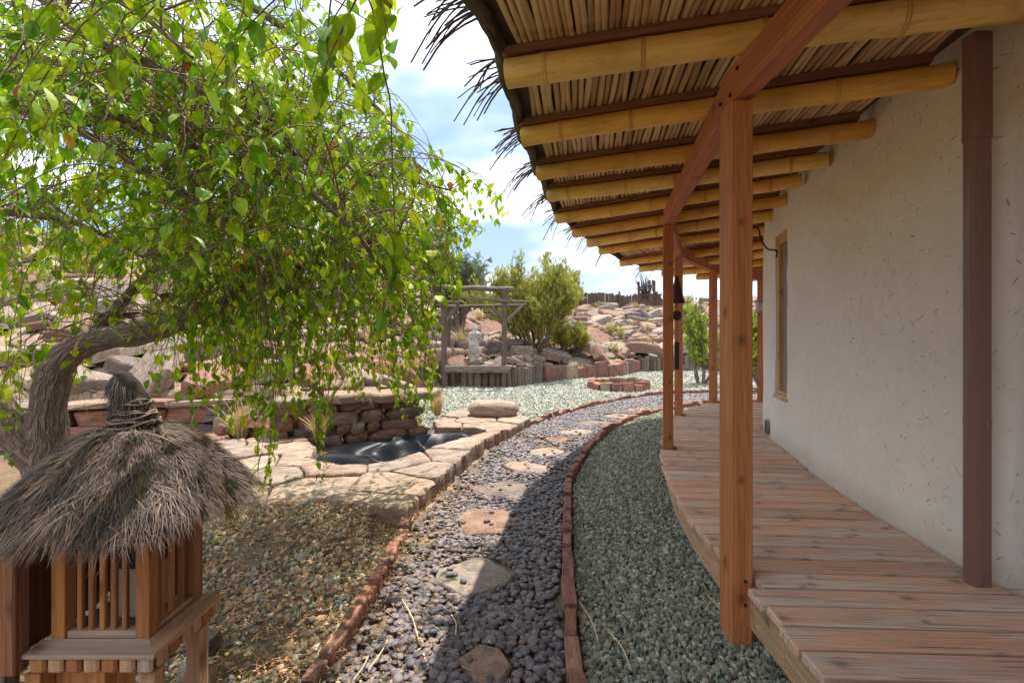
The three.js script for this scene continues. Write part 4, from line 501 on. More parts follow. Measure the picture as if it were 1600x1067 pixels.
{
  // red sandstone terrace wall at the foot of the left slope
  const t = thing('sandstone_terrace_wall', 'low red sandstone block wall with slab tops behind the tree trunk', 'stone wall', [-5, 0, 6.5]), r = rng(101), c = curve2([[-12, 5.15], [-8, 5.85], [-5.8, 6.35], [-4.6, 6.7], [-4.0, 6.75]]), L = c.getLength(); let y = 0;
  for (let row = 0; row < 3; row++) { const h = [0.26, 0.24, 0.09][row]; let s = r() * 0.2; while (s < L - 0.1) { const len = (row === 2 ? 0.5 : 0.35) + r() * 0.5, q = c.getPointAt(Math.min(1, (s + len / 2) / L)), tg = c.getTangentAt(Math.min(1, (s + len / 2) / L)); placed(t, row === 2 ? 'cap_slab' : 'stone', brickVar[Math.floor(r() * 8)], row === 2 ? M.stones[Math.floor(r() * 5)] : r() < 0.65 ? M.red[Math.floor(r() * 4)] : M.stones[Math.floor(r() * 5)], V(q.x, y + h / 2 + (row === 2 ? (r() - 0.5) * 0.05 : 0), q.z + (r() - 0.5) * 0.14 + row * 0.04), [(r() - 0.5) * 0.2, Math.atan2(tg.z, tg.x) + (r() - 0.5) * 0.24, (r() - 0.5) * 0.14], [len, h * (0.8 + r() * 0.3), row === 2 ? 0.5 : 0.34]); s += len + 0.015; } y += h * 0.97; }
  { const pile = thing('rock_pile', 'loose heap of brown rocks on the bank left of the stacked stone wall', 'rocks', [-3.4, 0, 6.6]); for (let k = 0; k < 34; k++) { const x = -4.05 + r() * 1.3, u = r(), z = 6.2 + u * 0.9, s = 0.09 + r() * 0.15; placed(pile, 'rock', slabVar[k % 9], r() < 0.3 ? M.red[k % 4] : M.stones[k % 5], V(x, 0.05 + u * 0.62 * 0.9, z), [(r() - 0.5) * 0.7 - 0.3, r() * 6.28, (r() - 0.5) * 0.7], [s * 1.5, s * 1.5, s * 1.2]); } }
  // upright logs
  const logGeo = []; for (let k = 0; k < 6; k++) { const pts = []; for (let j = 0; j <= 4; j++) pts.push(new THREE.Vector3(0, j / 4 - 0.5, 0)); const g = tube(pts, 0.5, 9, true, 0.13 + k * 0.013); logGeo.push(g); }
  const run = (name, label, pts, seed, skip) => { const w = thing(name, label, 'retaining wall', [pts[0][0], 0, pts[0][1]]), rr = rng(seed), cu = curve2(pts), LL = cu.getLength(); let s = 0; while (s < LL) { const d = 0.13 + rr() * 0.12, q = cu.getPointAt(Math.min(1, (s + d / 2) / LL)), h = 0.58 + rr() * 0.16; placed(w, 'log', logGeo[Math.floor(rr() * 6)], M.greyLog[Math.floor(rr() * 4)], V(q.x, h / 2 - 0.06, q.z + (rr() - 0.5) * 0.05), [(rr() - 0.5) * 0.06, rr() * 6.28, (rr() - 0.5) * 0.06], [d * 1.04, h, d * 1.04]); s += d; } };
  run('timber_retaining_wall', 'grey upright log retaining wall below the pergola and statue', [[-3.3, 11.6], [-2.95, 13.2], [-1.9, 13.65], [-0.1, 13.55], [0.5, 14.3], [0.85, 14.85]], 102);
  run('timber_retaining_wall', 'grey upright log retaining wall right of the red bricks below the hillside', [[5.0, 19.2], [6.2, 19.7], [9, 20.2]], 103);
  const bw = thing('brick_wall', 'low row of red sandstone blocks and bricks below the rocky hillside', 'brick wall', [2, 0, 16]), cu = curve2([[0.95, 14.9], [1.6, 15.9], [2.3, 16.45], [3.4, 16.95], [4.95, 19.2]]), LL = cu.getLength(); let s = 0; while (s < LL) { const d = 0.26 + r() * 0.28, q = cu.getPointAt(Math.min(1, (s + d / 2) / LL)), tg = cu.getTangentAt(Math.min(1, (s + d / 2) / LL)), h = 0.42 + r() * 0.2; placed(bw, 'block', brickVar[Math.floor(r() * 8)], r() < 0.85 ? M.red[Math.floor(r() * 4)] : M.stones[Math.floor(r() * 5)], V(q.x, h / 2 - 0.04, q.z), [(r() - 0.5) * 0.2, Math.atan2(tg.z, tg.x) + (r() - 0.5) * 0.3, (r() - 0.5) * 0.16], [d, h, 0.28]); s += d + 0.02; }
  const ring = thing('brick_ring', 'small oval ring of red bricks lying in the pale gravel', 'brick ring', [2.85, 0, 13.2]); const cx = (966 - CX) / F * 13.3, cz = 13.3; for (let k = 0; k < 17; k++) { const a = k / 17 * 2 * Math.PI, h = 0.20 + r() * 0.09; placed(ring, 'brick', brickVar[k % 8], r() < 0.95 ? M.red[Math.floor(r() * 4)] : M.stones[Math.floor(r() * 5)], V(cx + Math.cos(a) * 0.74, h / 2 - 0.03, cz + Math.sin(a) * 0.85), [(r() - 0.5) * 0.3, Math.atan2(Math.cos(a) * 0.85, -Math.sin(a) * 0.74) + (r() - 0.5) * 0.3, (r() - 0.5) * 0.2], [0.27, h, 0.19]); }
}

// ------------------------------------------------------------------ pergola with statue
{
  const z = 13.45, P = (u, v, zz = z) => px(u, v, zz), pg = thing('log_pergola', 'rustic grey log pergola frame standing over the statue', 'pergola', [-1, 0, z]), r = rng(111);
  const log = (name, a, b, ra, rb = ra, k = 0) => { const n = 6, pts = []; for (let i = 0; i <= n; i++) pts.push(a.clone().lerp(b, i / n).add(new THREE.Vector3((r() - 0.5) * 0.02, (r() - 0.5) * 0.02, (r() - 0.5) * 0.02))); part(pg, name, planarLog(tube(pts, pts.map((_, i) => lerp(ra, rb, i / n)), 10, true, 0.07)), M.greyLog[k]); };
  const planarLog = (g) => { const u = g.attributes.uv; for (let i = 0; i < u.count; i++) u.setXY(i, u.getX(i) / 1.0, u.getY(i) / 0.5); return g; };
  log('post', P(695, 612), P(692, 452), 0.085, 0.075, 1); log('post', P(787, 606), P(789, 452), 0.075, 0.07, 1); log('rear_post', P(700, 590, 15), P(700, 474, 15), 0.07, 0.07, 3); log('rear_post', P(788, 586, 15), P(788, 474, 15), 0.07, 0.07, 3);
  log('top_beam', P(682, 449), P(802, 452.5), 0.07, 0.075, 0); log('cross_beam', P(700, 464, z - 0.1), P(825, 472, z - 0.1), 0.04, 0.035, 0); log('cross_beam', P(665, 472, z - 0.12), P(718, 472, z - 0.12), 0.065, 0.06, 0); log('cross_beam', P(700, 479, 14.9), P(822, 477, 14.9), 0.055, 0.05, 1);
  log('brace', P(699, 500), P(717, 475), 0.045, 0.04, 0); log('brace', P(786, 500), P(766, 477), 0.045, 0.04, 1); log('brace', P(791, 503), P(818, 477), 0.045, 0.04, 0);
  const bar = planar(box(1.75, 0.2, 0.14, 0.02, 0.01, r), 'x', 1, 0.5); const c = P(744, 576.5, z - 0.08); placed(pg, 'ledge_board', bar, M.greyLog[2], c);
  // statue
  const st = thing('garden_statue', 'weathered white stone statue of a robed standing woman under the pergola', 'statue', [(742 - CX) / F * 14.3, 0.55, 14.3]);
  const B = [[0, 0.10, 0, 0, 0.42, 0, 0.155, 0.125], [0, 0.42, 0, 0.01, 0.70, 0, 0.125, 0.11], [0.01, 0.70, 0, 0, 0.92, 0, 0.10, 0.125], [-0.09, 0.93, 0, 0.09, 0.93, 0, 0.065, 0.065], [0, 0.95, 0, 0, 1.04, 0, 0.048, 0.045], [0, 1.09, 0, 0, 1.12, 0, 0.075, 0.07], [0, 1.18, -0.01, 0, 1.24, -0.01, 0.045, 0.035], [-0.12, 0.92, 0, -0.19, 0.72, 0.03, 0.055, 0.045], [-0.19, 0.72, 0.03, -0.06, 0.62, 0.13, 0.045, 0.04], [0.12, 0.92, 0, 0.21, 0.76, 0.04, 0.055, 0.045], [0.21, 0.76, 0.04, 0.25, 0.93, 0.08, 0.045, 0.038], [0.25, 0.93, 0.08, 0.24, 1.0, 0.08, 0.05, 0.03], [-0.08, 0.12, 0.05, -0.06, 0.5, 0.03, 0.085, 0.07], [0.06, 0.12, 0.06, 0.05, 0.5, 0.04, 0.085, 0.07], [-0.13, 0.64, 0.1, -0.15, 0.25, 0.07, 0.04, 0.06], [0, 0.03, 0, 0, 0.07, 0, 0.19, 0.17], [0, 1.085, 0.07, 0, 1.08, 0.075, 0.012, 0.01]];
  const res = 64, mc = new MarchingCubes(res, M.statue, false, false, 120000); mc.isolation = 0; const half = res / 2, SC = 0.70;
  for (let kz = 0; kz < res; kz++) for (let ky = 0; ky < res; ky++) for (let kx = 0; kx < res; kx++) { const x = (kx - half) / half * SC, y = (ky - half) / half * SC + 0.62, zz = (kz - half) / half * SC; let s = 0; for (const b of B) { const ax = b[3] - b[0], ay = b[4] - b[1], az = b[5] - b[2], t = clamp(((x - b[0]) * ax + (y - b[1]) * ay + (zz - b[2]) * az) / (ax * ax + ay * ay + az * az), 0, 1), d = Math.hypot(x - b[0] - ax * t, y - b[1] - ay * t, zz - b[2] - az * t) - lerp(b[6], b[7], t); s += Math.exp(-d * 55); } let d = -Math.log(s) / 55; d += 0.006 * Math.sin(Math.atan2(zz, x) * 14) * (y < 0.62 ? 1 : 0); mc.field[kz * res * res + ky * res + kx] = -d; }
  mc.update(); const cnt = mc.count ?? mc.geometry.drawRange.count, gp2 = soup(Array.from(mc.positionArray.subarray(0, cnt * 3))); const pa = gp2.attributes.position; for (let i = 0; i < pa.count; i++) pa.setXYZ(i, pa.getX(i) * SC, pa.getY(i) * SC + 0.62, pa.getZ(i) * SC); gp2.deleteAttribute('normal'); gp2.setAttribute('normal', new THREE.Float32BufferAttribute(Array.from(mc.normalArray.subarray(0, cnt * 3)), 3));
  const uvs = new Float32Array(pa.count * 2); for (let i = 0; i < pa.count; i++) { uvs[i * 2] = pa.getX(i) + pa.getZ(i) * 0.5; uvs[i * 2 + 1] = pa.getY(i); } gp2.setAttribute('uv', new THREE.BufferAttribute(uvs, 2)); gp2.computeVertexNormals();
  const fig = shade(new THREE.Mesh(toCreasedNormals(gp2, 1.2), M.statue)); fig.name = 'figure'; fig.position.y = 0.04; fig.scale.setScalar(0.98); st.add(fig); const pl = shade(new THREE.Mesh(planar(box(0.46, 0.12, 0.4, 0.02)), M.flag[1])); pl.name = 'plinth'; pl.position.y = -0.01; st.add(pl);
}

// ------------------------------------------------------------------ fences on the hill crest
{
  const f = thing('stake_fence', 'weathered grey stake fence along the crest of the rocky hill', 'fence', [5, 3.9, 36]), r = rng(121), list = [[], []], pts = [[-13, 26], [-5.6, 30], [0, 33.5], [5, 36.5], [11.6, 37.5]], c = curve2(pts), L = c.getLength(); let s = 0, k = 0;
  while (s < L) { const q = c.getPointAt(s / L), w = 0.07 + r() * 0.08, hh = 1.12 + r() * 0.12, y = GY(q.x, q.z); const g = planar(box(w, hh, 0.05, 0.008), 'y', 1, 0.5, r(), r()); g.rotateZ((r() - 0.5) * 0.04); g.translate(q.x, y + hh / 2 - 0.1, -q.z); if (k % 28 === 0) { const pg = planar(box(0.13, hh + 0.25, 0.12, 0.01), 'y', 1, 0.5); pg.translate(q.x, y + hh / 2, -q.z + 0.1); part(f, 'post', pg, M.greyLog[1]); } list[k % 2].push(g); s += w * 0.98; k++; }
  list.forEach((l, i) => { part(f, 'stakes', merge(l), M.greyLog[i ? 3 : 1]).userData.kind = 'stuff'; });
  const e = thing('rail_fence', 'broken wooden rail fence at the right end of the crest fence', 'fence', [11, 3.8, 35]); const log = (a, b, rr, name) => part(e, name, tube([a, a.clone().lerp(b, 0.5), b], rr, 7), M.greyLog[3]); const Z = 34;
  log(px(999, 476, Z), px(998, 440, Z), 0.09, 'post'); log(px(1015, 474, Z), px(1015, 438, Z), 0.09, 'post'); log(px(1023, 472, Z), px(1022, 438, Z), 0.1, 'post'); log(px(998, 462, Z), px(1034, 460, Z), 0.06, 'rail'); log(px(998, 449, Z), px(1022, 446, Z), 0.05, 'rail'); log(px(1020, 452, Z), px(1045, 482, Z), 0.08, 'rail');
  const d = thing('dead_shrub', 'bare grey dead shrub leaning against the rail fence', 'shrub', [9.5, 3.9, 34]); const tw = []; for (let i = 0; i < 46; i++) { const a = px(1000 + r() * 14, 462 + r() * 8, Z + r()), b = px(992 + r() * 34, 424 + r() * 26, Z + (r() - 0.5) * 2); tw.push(tube([a, a.clone().lerp(b, 0.5).add(new THREE.Vector3((r() - 0.5) * 0.3, 0.1, 0)), b], [0.03, 0.022, 0.012], 4)); } part(d, 'branches', merge(tw), M.greyLog[1]);
}

// ------------------------------------------------------------------ plants
const leafGeo = (fine) => { // blade in the xy plane, stem at the origin, tip towards -y, folded along the rib
  const prof = fine ? [[0, 0], [0.12, 0.07], [0.25, 0.19], [0.315, 0.37], [0.285, 0.56], [0.185, 0.76], [0.075, 0.91], [0, 1]] : [[0, 0], [0.23, 0.16], [0.315, 0.39], [0.20, 0.72], [0, 1]], pos = [], uv = [], Zc = (x, y) => -0.10 * Math.sin(y * 2.6) - Math.abs(x) * 0.22 + (fine ? 0.03 * Math.sin(y * 17) * Math.abs(x) * 2 : 0), put = (x, y) => { pos.push(x, -y, Zc(x, y)); uv.push(x + 0.5, 1 - y); };
  for (let i = 0; i < prof.length - 1; i++) for (const s of [-1, 1]) { const [x0, y0] = prof[i], [x1, y1] = prof[i + 1]; const t = (a, b, c) => (s > 0 ? [a, b, c] : [a, c, b]).forEach((q) => put(q[0], q[1])); if (x0 === 0) t([0, y0], [0, y1], [s * x1, y1]); else if (x1 === 0) t([0, y0], [0, y1], [s * x0, y0]); else { t([0, y0], [s * x1, y1], [s * x0, y0]); t([0, y0], [0, y1], [s * x1, y1]); } }
  return soup(pos, null, uv);
};
const LEAF = leafGeo(false), LEAFF = leafGeo(true);
{
  // weeping tree: limbs measured in the photograph, twigs and hanging strands grown from them
  const tree = thing('weeping_tree', 'leafy green weeping fruit tree leaning over the left of the yard', 'tree', [-3.05, 0, 3.2]), r = rng(131);
  const T = (a) => a.map(([u, v, z]) => px(u, v, z));
  const limb = (pts, ra, rb, sides, name, n = 26, bend = 1) => { const p = smooth(pts, n), g = tube(p, p.map((_, i) => lerp(ra, rb, Math.pow(i / n, bend)) * (1 + 0.06 * Math.sin(i * 2.1) + 0.04 * Math.sin(i * 5.3))), sides, true, 0.10); const u = g.attributes.uv; for (let i = 0; i < u.count; i++) u.setXY(i, u.getX(i) / 0.45, u.getY(i) / 0.45); part(tree, name, g, M.bark); return p; };
  const limbs = [];
  const trunk = limb(T([[62, 900, 3.2], [66, 800, 3.2], [72, 720, 3.2], [74, 640, 3.2], [88, 578, 3.22], [112, 548, 3.25], [160, 530, 3.3], [230, 520, 3.3], [300, 495, 3.3], [360, 470, 3.3], [410, 455, 3.3]]), 0.135, 0.048, 16, 'trunk', 46, 0.9); limbs.push([trunk.slice(30), 1.2]);
  limb(T([[76, 740, 3.2], [42, 694, 3.17], [0, 648, 3.13], [-60, 590, 3.1], [-140, 520, 3.1], [-260, 380, 3.2], [-330, 200, 3.0]]), 0.115, 0.085, 12, 'limb');
  limbs.push([limb(T([[-330, 215, 3.0], [-200, 130, 2.9], [-60, 145, 2.75], [0, 158, 2.65], [100, 182, 2.6], [200, 190, 2.6], [290, 197, 2.65], [420, 228, 2.9], [560, 268, 3.3], [650, 285, 3.55], [715, 300, 3.7]]), 0.075, 0.005, 9, 'limb', 44, 0.8), 2.2]);
  const sub = [[[[200, 190, 2.6], [250, 208, 2.56], [310, 232, 2.5], [370, 238, 2.45], [470, 290, 2.4], [560, 370, 2.4], [610, 440, 2.5]], 0.034, 0.006, 1.2], [[[-60, -90, 2.3], [60, -10, 2.25], [140, 58, 2.2], [240, 104, 2.3], [330, 152, 2.4], [430, 212, 2.6], [520, 300, 2.8]], 0.036, 0.007, 1.5], [[[80, 184, 2.55], [160, 225, 2.5], [247, 281, 2.5], [330, 335, 2.5], [400, 400, 2.5]], 0.022, 0.006, 0.9], [[[410, 455, 3.3], [480, 415, 3.5], [560, 380, 3.8], [640, 390, 4.1], [690, 440, 4.3]], 0.04, 0.008, 1.5], [[[-100, -140, 3.2], [150, -90, 3.4], [340, -20, 3.6], [480, 70, 3.9], [570, 150, 4.1], [640, 220, 4.2]], 0.05, 0.008, 1.6], [[[-200, 60, 3.8], [50, 90, 4.2], [260, 130, 4.5], [440, 200, 4.7], [580, 290, 4.8], [650, 400, 4.9]], 0.05, 0.008, 1.6], [[[100, -240, 1.7], [300, -110, 1.55], [440, -40, 1.45], [560, -30, 1.35], [610, 10, 1.3]], 0.022, 0.005, 0.55], [[[-150, -60, 1.9], [60, -40, 1.7], [200, 10, 1.6], [300, 90, 1.6]], 0.02, 0.005, 0.5], [[[-150, 300, 2.9], [0, 330, 2.8], [120, 350, 2.9], [220, 400, 3.0]], 0.03, 0.008, 0.7], [[[140, 530, 3.3], [230, 430, 3.6], [330, 350, 3.8], [440, 330, 4.0], [540, 360, 4.2]], 0.04, 0.008, 1.3]];
  for (const [p, a, b, w] of sub) limbs.push([limb(T(p), a, b, 7, 'limb', 24), w]);
  // where foliage may hang, as seen in the photograph
  const ENV = [[-90, -120], [640, -120], [632, 12], [606, 40], [610, 75], [600, 120], [642, 185], [690, 215], [700, 240], [745, 268], [800, 305], [800, 345], [770, 350], [735, 378], [716, 400], [722, 452], [690, 470], [690, 520], [682, 580], [672, 660], [630, 655], [610, 600], [575, 610], [555, 640], [520, 615], [512, 780], [498, 780], [490, 640], [445, 660], [440, 770], [425, 810], [405, 770], [388, 660], [365, 700], [340, 640], [318, 620], [305, 690], [290, 640], [262, 580], [235, 620], [222, 560], [150, 590], [132, 650], [105, 650], [108, 560], [95, 520], [40, 610], [30, 720], [-90, 720]];
  const GAPS = [[205, 455, 80, 30], [250, 545, 50, 36], [150, 425, 50, 16], [75, 490, 28, 30], [60, 235, 40, 22], [95, 255, 26, 16], [140, 520, 45, 40], [130, 620, 70, 40], [335, 300, 14, 14]];
  const inside = (p) => { const [u, v] = toPx(p); return -p.z > 0.5 && inPoly(u, v, ENV); };
  const gap = (p) => { const [u, v] = toPx(p); for (const [a, b, c, d] of GAPS) if (Math.hypot((u - a) / c, (v - b) / d) < 1) return true; return false; };
  const twigs = [], leaves = [], tot = limbs.reduce((s, l) => s + l[1], 0);
  const hang = (S, dir, L, ls, dense = 1) => { const p = S.clone(), d = dir.clone().normalize(), pts = [p.clone()]; const step = 0.05; for (let s = 0; s < L; s += step) { d.y -= 0.16; d.x += (r() - 0.5) * 0.24; d.z += (r() - 0.5) * 0.24; d.normalize(); p.addScaledVector(d, step); if (!inside(p)) break; pts.push(p.clone()); const nl = r() < 0.8 * dense ? (r() < 0.35 * dense ? 2 : 1) : 0; for (let q = 0; q < nl; q++) leaves.push({ p: p.clone(), s: ls * (0.62 + Math.pow(r(), 1.3) * 0.95) * (1 - 0.25 * s / L), d: d.clone() }); } if (pts.length > 2) twigs.push([pts, 0.0026, 0.0011]); return pts; };
  const all = []; for (const [pts, w] of limbs) for (const p of pts) all.push(p);
  // strands that start anywhere in the crown and are joined to the nearest limb above
  let made = 0, guard = 0;
  while (made < 640 && guard++ < 20000) {
    let acc = r() * tot, li = 0; while (acc > limbs[li][1] && li < limbs.length - 1) acc -= limbs[li++][1]; const pts = limbs[li][0], Q = pts[Math.floor(Math.pow(r(), 0.8) * (pts.length - 1))];
    const a = r() * 6.283, rad = 0.08 + Math.pow(r(), 0.8) * 0.75, S = Q.clone().add(new THREE.Vector3(Math.cos(a) * rad, (r() - 0.35) * 0.55, Math.sin(a) * rad)); if (!inside(S) || (gap(S) && r() < 0.85) || S.y < 1.15 || -S.z < 1.15) continue;
    const md = Q.clone().lerp(S, 0.5).add(new THREE.Vector3((r() - 0.5) * 0.1, 0.10 + r() * 0.1, (r() - 0.5) * 0.1)); twigs.push([smooth([Q, md, S], 6), 0.0048, 0.0024]); const d = S.clone().sub(md).normalize(); hang(S, d.add(new THREE.Vector3((r() - 0.5) * 0.8, 0, (r() - 0.5) * 0.8)), 0.25 + r() * 0.75, 0.066, gap(S) ? 0.4 : 1); made++;
    for (let q = 0; q < 3; q++) { const t = 0.3 + r() * 0.7, b = Q.clone().lerp(S, t); b.y += 0.05; if (inside(b)) { const dd = new THREE.Vector3((r() - 0.5) * 2, (r() - 0.3) * 0.9, (r() - 0.5) * 2).normalize(); hang(b, dd, 0.12 + r() * 0.3, 0.058, gap(b) ? 0.35 : 0.85); } }
  }
  // the thick curtain of strands low in the crown
  for (let i = 0, g = 0; i < 270 && g < 6000; g++) { const u = 225 + r() * 500, v = 300 + r() * 260, z = 2.7 + r() * 1.9, S = px(u, v, z); if (!inside(S) || gap(S) || S.y < 1.2) continue; hang(S, new THREE.Vector3((r() - 0.5) * 1.2, -0.4, (r() - 0.5) * 1.2), 0.25 + r() * 0.5, 0.058, 1); let best = all[0]; for (const p of all) if (p.distanceTo(S) + Math.max(0, S.y - p.y) < best.distanceTo(S) + Math.max(0, S.y - best.y)) best = p; twigs.push([smooth([best, best.clone().lerp(S, 0.6).add(new THREE.Vector3(0, 0.08, 0)), S], 6), 0.0036, 0.0022]); i++; }
  // the rear of the crown, farther off on the left
  for (let i = 0, g = 0; i < 420 && g < 8000; g++) { const u = -60 + r() * 520, v = 60 + r() * 420, z = 3.3 + r() * 1.7, S = px(u, v, z); if (!inside(S) || (gap(S) && r() < 0.9) || S.y < 1.25) continue; hang(S, new THREE.Vector3((r() - 0.5) * 1.4, -0.2, (r() - 0.5) * 1.4), 0.25 + r() * 0.5, 0.062, 1); let best = all[0]; for (const p of all) if (p.distanceTo(S) + Math.max(0, S.y - p.y) < best.distanceTo(S) + Math.max(0, S.y - best.y)) best = p; twigs.push([smooth([best, best.clone().lerp(S, 0.6).add(new THREE.Vector3(0, 0.08, 0)), S], 6), 0.0034, 0.002]); i++; }
  // long single strands that reach low
  for (const [u, v, z, L] of [[505, 560, 3.3, 1.1], [500, 590, 3.3, 0.9], [418, 560, 2.9, 1.1], [430, 600, 2.9, 0.9], [412, 590, 2.8, 0.9], [640, 440, 4.3, 1.3], [655, 470, 4.3, 1.1], [620, 420, 4.2, 1.3], [598, 430, 4.0, 1.0], [550, 450, 3.8, 0.9], [470, 470, 3.3, 0.8], [380, 480, 3.0, 0.9], [365, 470, 3.0, 0.9], [330, 480, 3.1, 0.6], [300, 500, 3.1, 0.8], [285, 490, 3.1, 0.7], [240, 530, 3.1, 0.4], [120, 560, 3.6, 0.4], [580, 440, 4.1, 0.8], [530, 440, 3.6, 0.8], [490, 480, 3.4, 0.8], [450, 470, 3.2, 0.8], [400, 470, 2.9, 0.8], [15, 560, 2.9, 0.5], [35, 540, 2.9, 0.4]]) for (let q = 0; q < 3; q++) { const S = px(u + (r() - 0.5) * 14, v - r() * 60, z + (r() - 0.5) * 0.3); const h = hang(S, new THREE.Vector3((r() - 0.5) * 0.3, -1, (r() - 0.5) * 0.3), L * (0.75 + r() * 0.5), 0.056, 1); let best = all[0]; for (const p of all) if (p.y > S.y && p.distanceTo(S) < best.distanceTo(S)) best = p; twigs.push([smooth([best, best.clone().lerp(S, 0.6).add(new THREE.Vector3(0, 0.08, 0)), S], 6), 0.0036, 0.0022]); }
  // a few leafy twigs close to the camera at the top
  for (const [u, v, z] of [[585, -30, 1.0], [560, -10, 1.05], [520, -20, 1.15], [440, -10, 1.2], [300, -20, 1.25], [150, 30, 1.3], [240, 10, 1.35], [90, -10, 1.3], [390, 40, 1.5], [480, 30, 1.5], [30, 100, 1.5]]) hang(px(u, v, z), new THREE.Vector3((r() - 0.5) * 1.4, -0.5, (r() - 0.5) * 0.6), 0.2 + r() * 0.12, 0.062, 1.1);
  const tg = twigs.map(([pts, a, b]) => tube(pts, pts.map((_, i) => lerp(a, b, i / (pts.length - 1))), 4, false)); const tm = part(tree, 'twigs', merge(tg), M.twig); tm.userData.kind = 'stuff';
  const crown = new THREE.Group(); crown.name = 'crown'; crown.position.set(0, 2.4, 0); tree.add(crown); const cw = new THREE.Vector3().addVectors(tree.position, crown.position);
  const kept = leaves.filter((l) => !(gap(l.p) && r() < 0.6) && !(-l.p.z < 2.9 && -l.p.z > 1.6 && r() < 0.38)); kept.forEach((l) => { l.k = l.s / -l.p.z; const [u, v] = toPx(l.p); if (u < 0 || v < 0 || u > 1600) l.k *= 0.2; }); kept.sort((a, b) => b.k - a.k);
  const mats = [], cols = [], tones = [[0.39, 0.62, 0.02], [0.54, 0.75, 0.025], [0.20, 0.42, 0.02], [0.70, 0.82, 0.03], [0.47, 0.69, 0.02]];
  kept.forEach((l, i) => { const a = r() * 6.283, tilt = 0.05 + r() * 0.85; const wd = 0.78 + r() * 0.4; const Q = new THREE.Quaternion().setFromEuler(new THREE.Euler(0, a, 0)).multiply(new THREE.Quaternion().setFromEuler(new THREE.Euler(tilt, 0, (r() - 0.5) * 0.7))); const pos = l.p.clone().add(new THREE.Vector3(Math.sin(a) * 0.014, -0.004, Math.cos(a) * 0.014)), odd = r();
    if (i < 295) { const m = shade(new THREE.Mesh(LEAFF, M.leafTones[Math.floor(r() * 4)])); m.name = 'leaf'; m.position.copy(pos).sub(cw); m.quaternion.copy(Q); m.scale.set(l.s * 1.05 * wd, l.s * 1.05, l.s * 1.2); crown.add(m); } else { mats.push(new THREE.Matrix4().compose(pos, Q, new THREE.Vector3(l.s * wd, l.s, l.s * (0.6 + wd * 0.9)))); const c = odd < 0.006 ? [0.55, 0.12, 0.03] : odd < 0.014 ? [0.62, 0.40, 0.04] : tones[Math.floor(r() * 5)], f = 0.8 + r() * 0.45; cols.push(lin(c[0] * f, c[1] * f, c[2] * f)); } });
  const im = shade(new THREE.InstancedMesh(LEAF, M.leaf, mats.length)); im.name = 'foliage'; im.userData.kind = 'stuff'; const inv = new THREE.Matrix4().makeTranslation(-cw.x, -cw.y, -cw.z), q = new THREE.Matrix4(); mats.forEach((m, i) => { im.setMatrixAt(i, q.multiplyMatrices(inv, m)); im.setColorAt(i, cols[i]); }); crown.add(im);
}
